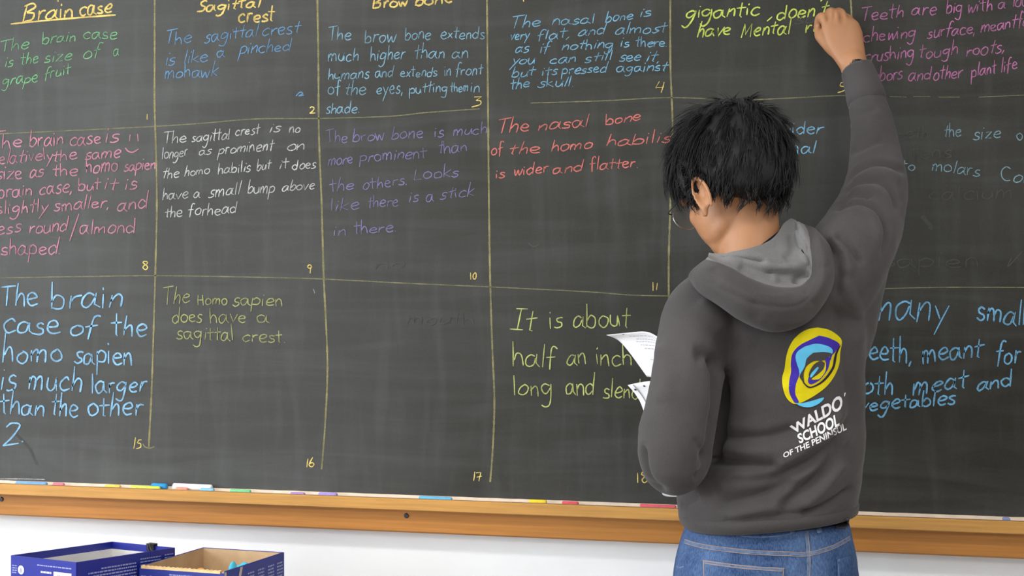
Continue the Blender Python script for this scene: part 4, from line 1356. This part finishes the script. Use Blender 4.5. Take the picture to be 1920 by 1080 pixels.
# under-cap that dives below the skin outside the hairline
V, Fc = [], []
seg, rw = 72, 44
for i in range(rw + 1):
    ph = math.pi * i / rw
    for k in range(seg):
        t = 2 * math.pi * k / seg
        d_ = Vector((math.sin(ph) * math.sin(t), math.sin(ph) * math.cos(t), math.cos(ph)))
        p = scalp(d_)
        az = math.degrees(math.atan2(abs(p.x), p.y))
        m_ = (p.z - hairline(az)) / .022
        th = .019 * max(-0.9, min(1, m_))
        th += .004 * noise.noise(d_ * 6) if th > 0 else 0
        th += .010 * max(0, d_.z - .45) if th > 0 else 0
        V.append(hw(scalp(d_, th)))
for i in range(rw):
    for k in range(seg):
        a = i * seg + k; b = i * seg + (k + 1) % seg
        Fc.append((a, b, b + seg, a + seg))
hair = mesh_obj('hair', V, Fc, HRM, person, True)
hair['label'] = 'short tousled black hair'
# locks: tapered three-sided strands flowing from the crown
rng = random.Random(3)
crown = Vector((-.10, -.42, .90)).normalized()
gw = Vector((HL.dot(-Zv), HF.dot(-Zv), HU.dot(-Zv)))            # gravity in head frame
SVt, SF = [], []


def flow(root_dir, length, lift, wob=.25, up=0.0, steps=7, droop=1.0):
    """path of a lock over the skull, in head-frame coordinates"""
    p = scalp(root_dir, .004)
    c = Vector((0, -.012, .028))
    nrm = (p - c).normalized()
    tang = (p - scalp(crown)); tang -= nrm * tang.dot(nrm)
    if tang.length < 1e-4: tang = Vector((rng.uniform(-1, 1), rng.uniform(-1, 1), 0))
    tang.normalize()
    sw = nrm.cross(tang)
    tang = (tang + sw * rng.uniform(-wob, wob) + sw * .30).normalized()
    pts = []
    q = p.copy(); v = (tang * (1 - up) + nrm * (lift + up)).normalized()
    ds = length / steps
    hi = .014 + .030 * lift
    for s in range(steps + 1):
        pts.append(q.copy())
        n2 = (q - c).normalized()
        t_ = v - n2 * v.dot(n2)
        g = gw - n2 * gw.dot(n2)
        v = (v * .80 + t_ * .25 + g * .22 * droop).normalized()
        q = q + v * ds
        r_need = (scalp((q - c).normalized(), .010 + lift * .016) - c).length
        rr = (q - c).length
        if rr < r_need: q = c + (q - c) * (r_need / rr)
        elif up == 0 and rr > r_need + hi: q = c + (q - c) * ((r_need + hi) / rr)
    return pts


def ribbon3(pts, width):
    c = Vector((0, -.012, .028))
    b0 = len(SVt); steps = len(pts) - 1
    for i, q in enumerate(pts):
        t = (pts[min(i + 1, steps)] - pts[max(0, i - 1)]).normalized()
        n2 = (q - c).normalized()
        A = t.cross(n2); A = A.normalized() if A.length > 1e-5 else Vector((1, 0, 0))
        w_ = width * (1 - (i / steps) ** 2.2) + 0.00012
        SVt.append(hw(q + A * w_)); SVt.append(hw(q - A * w_)); SVt.append(hw(q + n2 * w_ * .8))
        if i:
            k = b0 + 3 * i
            for j in range(3):
                j2 = (j + 1) % 3
                SF.append((k - 3 + j, k - 3 + j2, k + j2, k + j))


def lock(d_, L_, lift, n, spread, width, wob=.3, up=0.0, droop=1.0):
    """a tapering lock of n hairs that gather toward a common tip"""
    g_ = flow(d_, L_, lift, wob, up, 7, droop)
    for _ in range(n):
        off = Vector((rng.gauss(0, spread), rng.gauss(0, spread), rng.gauss(0, spread)))
        e = rng.uniform(.75, 1.08)
        bend = Vector((rng.gauss(0, .003), rng.gauss(0, .003), rng.gauss(0, .003)))
        P_ = []
        for i, q in enumerate(g_):
            t = i / (len(g_) - 1)
            P_.append(g_[0] + (q - g_[0]) * e + off * (1 - .65 * t) + bend * t * t)
        ribbon3(P_, width * rng.uniform(.7, 1.3))


cnt = 0
while cnt < 700:
    z_ = rng.uniform(-1, 1); t = rng.uniform(0, 2 * math.pi); s_ = math.sqrt(1 - z_ * z_)
    d_ = Vector((s_ * math.sin(t), s_ * math.cos(t), z_))
    p = scalp(d_)
    az = math.degrees(math.atan2(abs(p.x), p.y))
    m_ = p.z - hairline(az)
    if m_ < 0: continue
    cnt += 1
    if d_.y > .2 and d_.z > 0: L_ = rng.uniform(.045, .085)
    elif d_.z > .3: L_ = rng.uniform(.040, .075)
    elif m_ < .035: L_ = rng.uniform(.014, .026) + (.008 if az < 125 else 0)
    else: L_ = rng.uniform(.030, .055)
    if 66 < az < 120 and m_ < .05: L_ = rng.uniform(.010, .020) if d_.x > 0 else rng.uniform(.035, .05)
    lock(d_, L_, rng.uniform(.05, .8) ** 1.3, 12, .0042 if m_ > .03 else .003, .0008, .45)
for k in range(26):                                                # loose wisps at the crown
    d_ = (crown + Vector((rng.gauss(0.05, .22), rng.gauss(.25, .25), 0))).normalized()
    lock(d_, rng.uniform(.030, .055), .6, 4, .003, .00045, .9, .55, .7)
for k in range(60):                                                # tufts sticking out at the back of the crown
    d_ = Vector((rng.gauss(-.60, .18), rng.gauss(-.45, .2), rng.gauss(.45, .28))).normalized()
    lock(d_, rng.uniform(.030, .055), .7, 8, .003, .0007, .6, .32, .8)
st = mesh_obj('hair_strands', SVt, SF, HRM, hair, True)
st['kind'] = 'stuff'

# ------------------------------------------------------------------ chalk in the raised hand and the papers
c0 = P(1535, 56, 2.524); c1 = on(1541, 50, 0.001)
dr = (c1 - c0); L_ = dr.length; dr.normalize()
V, Fc = [], []
A = dr.cross(Zv).normalized(); B2 = dr.cross(A)
add_loft(V, Fc, [(c0 + dr * t * L_, A * r, B2 * r, 2) for t, r in ((0, .003), (.05, .0045), (.85, .0045), (1, .003))], 14)
o = mesh_obj('chalk_stick', V, Fc, mat('yellow green chalk in the hand', sr(205, 220, 70), .95, .05), None, True)
tag(o, 'yellow green chalk stub pinched in the raised right hand', 'chalk')

PAP = mat('white paper', (0.80, 0.81, 0.84), 0.8, 0.2, 0.015, 20)
INK = mat('grey printed ink', (0.35, 0.35, 0.38), 0.8, 0.1)
HOLE = mat('punched hole shadow', (0.05, 0.05, 0.07), 0.9, 0.0)


def coons(top, bot, left, right, nu_=24, nv_=24):
    def samp(c, n):
        q = smooth_line(c, 12)
        L = [0]
        for a, b in zip(q, q[1:]): L.append(L[-1] + math.hypot(b[0] - a[0], b[1] - a[1]))
        out = []
        for k in range(n + 1):
            t = L[-1] * k / n
            i = max(j for j in range(len(L)) if L[j] <= t + 1e-9); i = min(i, len(q) - 2)
            w_ = (t - L[i]) / ((L[i + 1] - L[i]) or 1)
            out.append(tuple(q[i][a] * (1 - w_) + q[i + 1][a] * w_ for a in range(3)))
        return out
    T_, B3, Lf, Rt = samp(top, nu_), samp(bot, nu_), samp(left, nv_), samp(right, nv_)
    g = []
    for j in range(nv_ + 1):
        v = j / nv_; row = []
        for i in range(nu_ + 1):
            u = i / nu_
            row.append(tuple((1 - v) * T_[i][a] + v * B3[i][a] + (1 - u) * Lf[j][a] + u * Rt[j][a]
                             - ((1 - u) * (1 - v) * T_[0][a] + u * (1 - v) * T_[-1][a] + (1 - u) * v * B3[0][a] + u * v * B3[-1][a]) for a in range(3)))
        g.append(row)
    return g


def sheet(name, g, label, th=0.0004):
    V = [P(*p) for row in g for p in row]; nu_ = len(g[0])
    Fc = [(j * nu_ + i, j * nu_ + i + 1, (j + 1) * nu_ + i + 1, (j + 1) * nu_ + i) for j in range(len(g) - 1) for i in range(nu_ - 1)]
    o = mesh_obj(name, V, Fc, PAP, None, True)
    md = o.modifiers.new('thickness', 'SOLIDIFY'); md.thickness = th
    tag(o, label, 'paper', 'papers held in the left hand')
    return o


def on_sheet(g, u, v, off=.0012):
    nv_, nu_ = len(g) - 1, len(g[0]) - 1
    i, j = min(int(u * nu_), nu_ - 1), min(int(v * nv_), nv_ - 1)
    a, b = u * nu_ - i, v * nv_ - j
    p = tuple(g[j][i][k] * (1 - a) * (1 - b) + g[j][i + 1][k] * a * (1 - b) + g[j + 1][i][k] * (1 - a) * b + g[j + 1][i + 1][k] * a * b for k in range(3))
    return P(p[0], p[1], p[2] - off)


def text_rows(g, parent, rowsd):
    V, Fc = [], []
    r2 = random.Random(5)
    for (v, u0, u1) in rowsd:
        u = u0
        while u < u1:
            w_ = r2.uniform(.015, .04); e = min(u + w_, u1)
            b = len(V)
            for (a, c) in ((u, v - .006), (e, v - .006), (e, v + .006), (u, v + .006)): V.append(on_sheet(g, a, c))
            Fc.append((b, b + 1, b + 2, b + 3)); u = e + .012
    o = mesh_obj('printed_text', V, Fc, INK, parent)
    return o


gA = coons([(1137, 628, 2.43), (1175, 624, 2.415), (1212, 622, 2.40), (1238, 634, 2.385), (1290, 662, 2.37)],
           [(1213, 706, 2.42), (1228, 708, 2.41), (1255, 716, 2.40), (1300, 735, 2.375)],
           [(1137, 628, 2.43), (1158, 637, 2.435), (1178, 658, 2.43), (1213, 706, 2.42)],
           [(1290, 662, 2.37), (1295, 700, 2.37), (1300, 735, 2.375)])
sA = sheet('paper_sheet', gA, 'curled printed white sheet sticking out uppermost behind the left arm')
text_rows(gA, sA, [(.12, .2, .62), (.2, .25, .58), (.26, .22, .5), (.33, .25, .62), (.40, .28, .48), (.62, .28, .6), (.68, .3, .62)])
mesh_obj('punched_hole', [on_sheet(gA, .17 + .012 * math.cos(a), .045 + .012 * math.sin(a)) for a in [k * .7854 for k in range(8)]], [tuple(range(8))], HOLE, sA)
gB = coons([(1177, 722, 2.385), (1200, 717, 2.38), (1230, 714, 2.37), (1290, 716, 2.36)],
           [(1242, 927, 2.26), (1252, 931, 2.26), (1285, 931, 2.26), (1330, 925, 2.27)],
           [(1177, 722, 2.385), (1192, 740, 2.385), (1205, 765, 2.375), (1222, 830, 2.33), (1242, 927, 2.26)],
           [(1290, 716, 2.36), (1300, 780, 2.34), (1315, 850, 2.30), (1330, 925, 2.27)])
sB = sheet('paper_sheet', gB, 'punched white sheet lower in the left hand, its corner showing under the elbow')
gC = coons([(1188, 721, 2.375), (1205, 718, 2.37), (1240, 715, 2.36), (1290, 720, 2.35)],
           [(1250, 918, 2.25), (1262, 922, 2.25), (1285, 922, 2.25), (1325, 918, 2.26)],
           [(1186, 721, 2.375), (1202, 740, 2.375), (1216, 768, 2.365), (1230, 830, 2.32), (1250, 918, 2.25)],
           [(1290, 720, 2.35), (1300, 780, 2.33), (1312, 850, 2.29), (1325, 918, 2.26)])
sC = sheet('paper_sheet', gC, 'white sheet lying on top of the punched one, with a dark curved edge')
q = [on_sheet(gC, .004, t / 20, .002) for t in range(0, 12)]
wire('dark_edge', [tuple(p) for p in q], .0009, INK, sC, False, 2)
for g_, par, u, v in ((gB, sB, .055, .06), (gC, sC, .17, .035)):
    mesh_obj('punched_hole', [on_sheet(g_, u + .020 * math.cos(a), v + .010 * math.sin(a)) for a in [k * .7854 for k in range(8)]], [tuple(range(8))], HOLE, par)

# ------------------------------------------------------------------ boxes at lower left, on a table below the frame
BLUE = mat('glossy royal blue printed carton', sr(32, 42, 140), 0.35, 0.5, 0.06, 12)
BLUE2 = mat('scuffed royal blue printed carton', sr(40, 52, 135), 0.45, 0.4, 0.10, 20)
KRAFT = mat('brown kraft board', sr(190, 160, 125), 0.9, 0.1, 0.08, 30, 0.2, 200)
WHT = mat('white carton lining', (0.75, 0.73, 0.70), 0.85, 0.1, 0.03, 20)
PT = mat('pale blue grey print', sr(150, 160, 205), 0.6, 0.2)
WP = mat('white label print', (0.8, 0.8, 0.82), 0.6, 0.2)
RP = mat('pink red print', sr(200, 110, 130), 0.6, 0.2)
BK = mat('black print', (0.03, 0.03, 0.05), 0.6, 0.2)
TZ = 0.68                                   # tabletop under the cartons


SL = {}


def carton(name, fit, h, th, outer, inner, label, rimm=None, band=None, flap_gap=None):
    """an open carton whose rim was cut a little out of level; fit = centre right, away, half width, half length, turn, drop, rim slopes"""
    cx, cy, a, b, ang, H, tx, ty = fit
    c = CAM + cx * Rv + cy * Fv
    slope = Vector(xyz((-ty, tx, 0)))
    u = xyz((math.cos(ang), math.sin(ang), 0))
    root = empty(name, (c.x, c.y, TZ))
    h = CAM.z - H - TZ
    sl = (slope.dot(u), slope.dot(Vector((-u.y, u.x, 0))))

    def cut(o):
        for v in o.data.vertices:
            if v.co.z > h * .5: v.co.z += sl[0] * v.co.x + sl[1] * v.co.y
        return o
    root.rotation_euler = (0, 0, math.atan2(u.y, u.x))
    tag(root, label, 'box', 'blue cartons at lower left')
    bm = bmesh.new(); box(bm, -a, a, -b, b, 0, th); bobj('bottom', bm, outer, root)
    sides = [('side_panel', -a, a, -b, -b + th), ('side_panel', -a, a, b - th, b), ('side_panel', -a, -a + th, -b + th, b - th), ('side_panel', a - th, a, -b + th, b - th)]
    for i, (nm, x0, x1, y0, y1) in enumerate(sides):
        top = h - (0.004 if (rimm and i == 0) else 0)
        bm = bmesh.new(); box(bm, x0, x1, y0, y1, th, top, 0.0006)
        s = cut(bobj(nm, bm, outer, root))
        # inner liner sheet
        t2 = 0.0012
        ix0, ix1, iy0, iy1 = [( -a + th, a - th, -b + th, -b + th + t2), (-a + th, a - th, b - th - t2, b - th), (-a + th, -a + th + t2, -b + th + t2, b - th - t2), (a - th - t2, a - th, -b + th + t2, b - th - t2)][i]
        bm = bmesh.new(); box(bm, ix0, ix1, iy0, iy1, th + .001, h - (band or 0.0) - .0008)
        cut(bobj('liner', bm, inner, s))
    SL[root.name] = sl
    return root, a, b, h


b1, a1, bb1, h1 = carton('cardboard_box', (-.831, 2.446, .090, .128, -.502, .525, -.082, .011), .20, .003, BLUE, WHT, 'blue carton with white lining and a black binder clip, left of the pair', band=.014)
b2, a2, bb2, h2 = carton('cardboard_box', (-.598, 2.454, .103, .097, -.430, .542, -.019, -.035), .20, .004, BLUE2, KRAFT, 'scuffed blue carton with brown kraft inside, right of the pair', rimm=True)


def rim_cut(root, pts):
    sl = SL[root.name]
    return [(p[0], p[1], p[2] + sl[0] * p[0] + sl[1] * p[1]) for p in pts]


def decal(root, name, m, pts, off):
    pts = rim_cut(root, pts)
    o = mesh_obj(name, pts, [tuple(range(len(pts)))], m, root)
    return o


def rect_front(root, a, b, x0, x1, z0_, z1_, m, name='print', off=.0006):
    y = -b - off
    return decal(root, name, m, [(x0, y, z0_), (x1, y, z0_), (x1, y, z1_), (x0, y, z1_)], off)


def rows_on(root, side, a, b, specs, m, name='small_print'):
    """rows of tiny unreadable print, as broken dashes; side 'front' or 'right'"""
    r2 = random.Random(11)
    V, Fc = [], []
    for (s0, s1, z, hh) in specs:
        s = s0
        while s < s1:
            e = min(s1, s + r2.uniform(.003, .009)); k = len(V)
            for (t, zz) in ((s, z), (e, z), (e, z + hh), (s, z + hh)):
                V.append((t, -b - .0006, zz) if side == 'front' else (a + .0006, t, zz))
            Fc.append((k, k + 1, k + 2, k + 3)); s = e + .0015
    return mesh_obj(name, rim_cut(root, V), Fc, m, root)


def disc(root, a, b, x, z, r, m, name='round_emblem', off=.0007):
    return mesh_obj(name, rim_cut(root, [(x + r * math.cos(t), -b - off, z + r * math.sin(t)) for t in [k * 6.2832 / 20 for k in range(20)]]), [tuple(range(20))], m, root)


for (rt, a, b, h) in ((b1, a1, bb1, h1), (b2, a2, bb2, h2)):
    disc(rt, a, b, -a + .030, h - .026, .0085, WP)
    mesh_obj('emblem_mark', rim_cut(rt, [(-a + .027, -b - .0009, h - .031), (-a + .033, -b - .0009, h - .031), (-a + .0335, -b - .0009, h - .026), (-a + .030, -b - .0009, h - .020), (-a + .0265, -b - .0009, h - .026)]), [(0, 1, 2, 3, 4)], PT, rt)
    rows_on(rt, 'front', a, b, [(-a + .005, -a + .018, h - .020 - k * .0045, .002) for k in range(4)] + [(-a + .075, a - .012, h - .014, .0022)] + [(-a + .005, -a + .035, h - .042 - k * .005, .0022) for k in range(3)], PT)
    rect_front(rt, a, b, a - .060, a - .012, h - .075, h - .022, WP, 'barcode_label')
    V, Fc = [], []
    for k in range(11):
        x = a - .052 + k * .0035; n_ = len(V); w_ = .0006 + .0009 * (k * 7 % 3)
        V += [(x, -b - .001, h - .070), (x + w_, -b - .001, h - .070), (x + w_, -b - .001, h - .028), (x, -b - .001, h - .028)]; Fc.append((n_, n_ + 1, n_ + 2, n_ + 3))
    mesh_obj('barcode', rim_cut(rt, V), Fc, BK, rt)
    rows_on(rt, 'front', a, b, [(a - .095, a - .066, h - .027, .0035)], WP)
rows_on(b1, 'right', a1, bb1, [(-bb1 + .04 + (.02 if k % 3 == 0 else 0) - .012 * (k % 2), -bb1 + .150, h1 - .020 - k * .0062, .0028) for k in range(9)] + [(-bb1 + .16, bb1 - .04, h1 - .014 - k * .006, .0025) for k in range(9)] + [(bb1 - .030, bb1 - .006, h1 - .013 - k * .006, .0025) for k in range(3)], PT)
rows_on(b2, 'right', a2, bb2, [(s, s + .020, h2 - .020 - k * .0065, .003) for s in (-bb2 + .072, -bb2 + .105, -bb2 + .138, -bb2 + .168) for k in range(7)], PT)
# torn strip at the corner of the second box and fluted raw edge along its front
TORN = mat('torn pale paper edge', sr(190, 180, 175), 0.9, 0.05, 0.1, 60)
vs = [(a2 + .0008, -bb2 + .048, h2 - .0005), (a2 + .0008, -bb2 + .056, h2 - .001), (a2 + .0008, -bb2 + .050, h2 - .02), (a2 + .0008, -bb2 + .040, h2 - .045), (a2 + .0008, -bb2 + .03, h2 - .06), (a2 + .0008, -bb2 + .034, h2 - .04), (a2 + .0008, -bb2 + .042, h2 - .02)]
mesh_obj('torn_strip', rim_cut(b2, vs), [tuple(range(7))], TORN, b2)
vs = [(a2 + .0008, -bb2 - .0005, h2 - .001), (a2 + .0008, -bb2 + .006, h2 - .002), (a2 + .0008, -bb2 + .004, h2 - .05), (a2 + .0008, -bb2 - .0005, h2 - .06)]
mesh_obj('torn_strip', rim_cut(b2, vs), [(0, 1, 2, 3)], TORN, b2)
EDGE = mat('raw corrugated edge', sr(225, 190, 140), 0.9, 0.05, 0.1, 100)
V, Fc = [], []
n_ = 90
for i in range(n_ + 1):
    x = -a2 + .004 + (2 * a2 - .014) * i / n_
    zt = h2 + .0015 * math.sin(i * 1.3) * .5 + .0008 * noise.noise((i * .4, 0, 0))
    for (yy, zz) in ((-bb2 + .0002, h2 - .0045), (-bb2 + .0004, zt), (-bb2 + .0062 + .0006 * math.sin(i * 1.1), zt + .0006), (-bb2 + .0065, h2 - .0045)): V.append((x, yy, zz))
    if i:
        for j in range(3):
            k = (i - 1) * 4 + j; Fc.append((k, k + 1, k + 5, k + 4))
mesh_obj('raw_edge', rim_cut(b2, V), Fc, EDGE, b2)
# binder clip on the back-right rim of the first box
clipm = M['black']
bpy.context.view_layer.update()
cxl = a1 * .30
cl = empty('binder_clip', b1.matrix_basis @ Vector((cxl, bb1 - .002, h1 + SL[b1.name][0] * cxl + SL[b1.name][1] * bb1)))
cl.scale = (.8, .8, .8)
cl.rotation_euler = b1.rotation_euler
tag(cl, 'small black binder clip on the rim of the left carton', 'clip')
pr = [(-.0055, -.014), (-.0035, -.014), (-.0028, .0005), (-.0060, .0035), (.0060, .0035), (.0028, .0005), (.0035, -.014), (.0055, -.014), (.0078, .0055), (-.0078, .0055)]
V = [(x, y, z) for x in (-.0125, .0125) for y, z in pr]
nn = len(pr)
Fc = [(j, (j + 1) % nn, nn + (j + 1) % nn, nn + j) for j in range(nn)] + [tuple(range(nn)), tuple(range(2 * nn - 1, nn - 1, -1))]
mesh_obj('spring_body', V, Fc, clipm, cl)
for s in (1, -1):
    wire('handle', [(-.006, s * .006, -.012), (-.005, s * .010, -.004), (-.0035, s * .013, .0065), (0, s * .0145, .009), (.0035, s * .013, .0065), (.005, s * .010, -.004), (.006, s * .006, -.012)], .0006, SV_, cl)
# things in the cartons
SPB = mat('light blue sponge', sr(80, 190, 225), 0.85, 0.1, 0.12, 60, 0.5, 90)


def lump(name, c, rx, ry, rz, m, seed):
    V, Fc = [], []
    add_ell(V, Fc, Vector((0, 0, 0)), (Vector((rx, 0, 0)), Vector((0, ry, 0)), Vector((0, 0, rz))), 28, 18)
    V = [v * (1 + .35 * noise.noise(v * 70 + Vector((seed, 0, 0)))) for v in V]
    o = mesh_obj(name, V, Fc, m, None, True); o.location = c
    return o


def prop_box(root, a, b, x0, x1, y0, y1, z, m, label):
    bm = bmesh.new(); box(bm, x0, x1, y0, y1, .0035, z, .003); o = bobj('paper_stack', bm, m); o.matrix_basis = root.matrix_basis.copy()
    tag(o, label, 'paper stack'); return o
prop_box(b2, a2, bb2, -a2 + .014, a2 - .014, -bb2 + .014, bb2 - .014, h2 - .052, KRAFT, 'brown card layer inside the right carton, under the blue sponges')
zt = TZ + h2 - .052
c = Hp(437, 1062, zt + .036); c.z = zt + .019
tag(lump('sponge', c, .012, .014, .022, SPB, 1), 'bright light blue sponge lump nearest the front of the right carton', 'sponge', 'sponges in the right carton')
c = Hp(456, 1060, zt + .030); c.z = zt + .016
tag(lump('sponge', c, .020, .013, .018, SPB, 7), 'darker light blue sponge lump pressed behind the bright one', 'sponge', 'sponges in the right carton')
c = Hp(377, 1062, zt + .016); c.z = zt + .006
tag(lump('sponge', c, .009, .008, .008, mat('orange crumb', sr(235, 165, 95), .8, .1, .1, 40), 4), 'small orange lump behind the front edge of the right carton', 'sponge')

# table under the boxes (below the frame)
tz = TZ
tb = empty('side_table', (-0.42, -0.62, 0)); tag(tb, 'plain wooden side table carrying the two blue cartons', 'table')
TW = mat('light wood tabletop', sr(190, 150, 105), .5, .3, .1, 10, stretch=(.3, 3, 3))
cc = (b1.location + b2.location) / 2
tb.location = (cc.x, cc.y, 0)
bm = bmesh.new(); box(bm, -.45, .45, -.26, .26, tz - .025, tz - .0002, .004); bobj('tabletop', bm, TW, tb)
for sx in (-1, 1):
    for sy in (-1, 1):
        bm = bmesh.new(); box(bm, sx * .40 - .02, sx * .40 + .02, sy * .22 - .02, sy * .22 + .02, 0, tz - .025, .003); bobj('leg', bm, TW, tb)
bm = bmesh.new(); box(bm, -.38, .38, -.22, -.20, tz - .10, tz - .025); bobj('apron', bm, TW, tb)
bm = bmesh.new(); box(bm, -.38, .38, .20, .22, tz - .10, tz - .025); bobj('apron', bm, TW, tb)
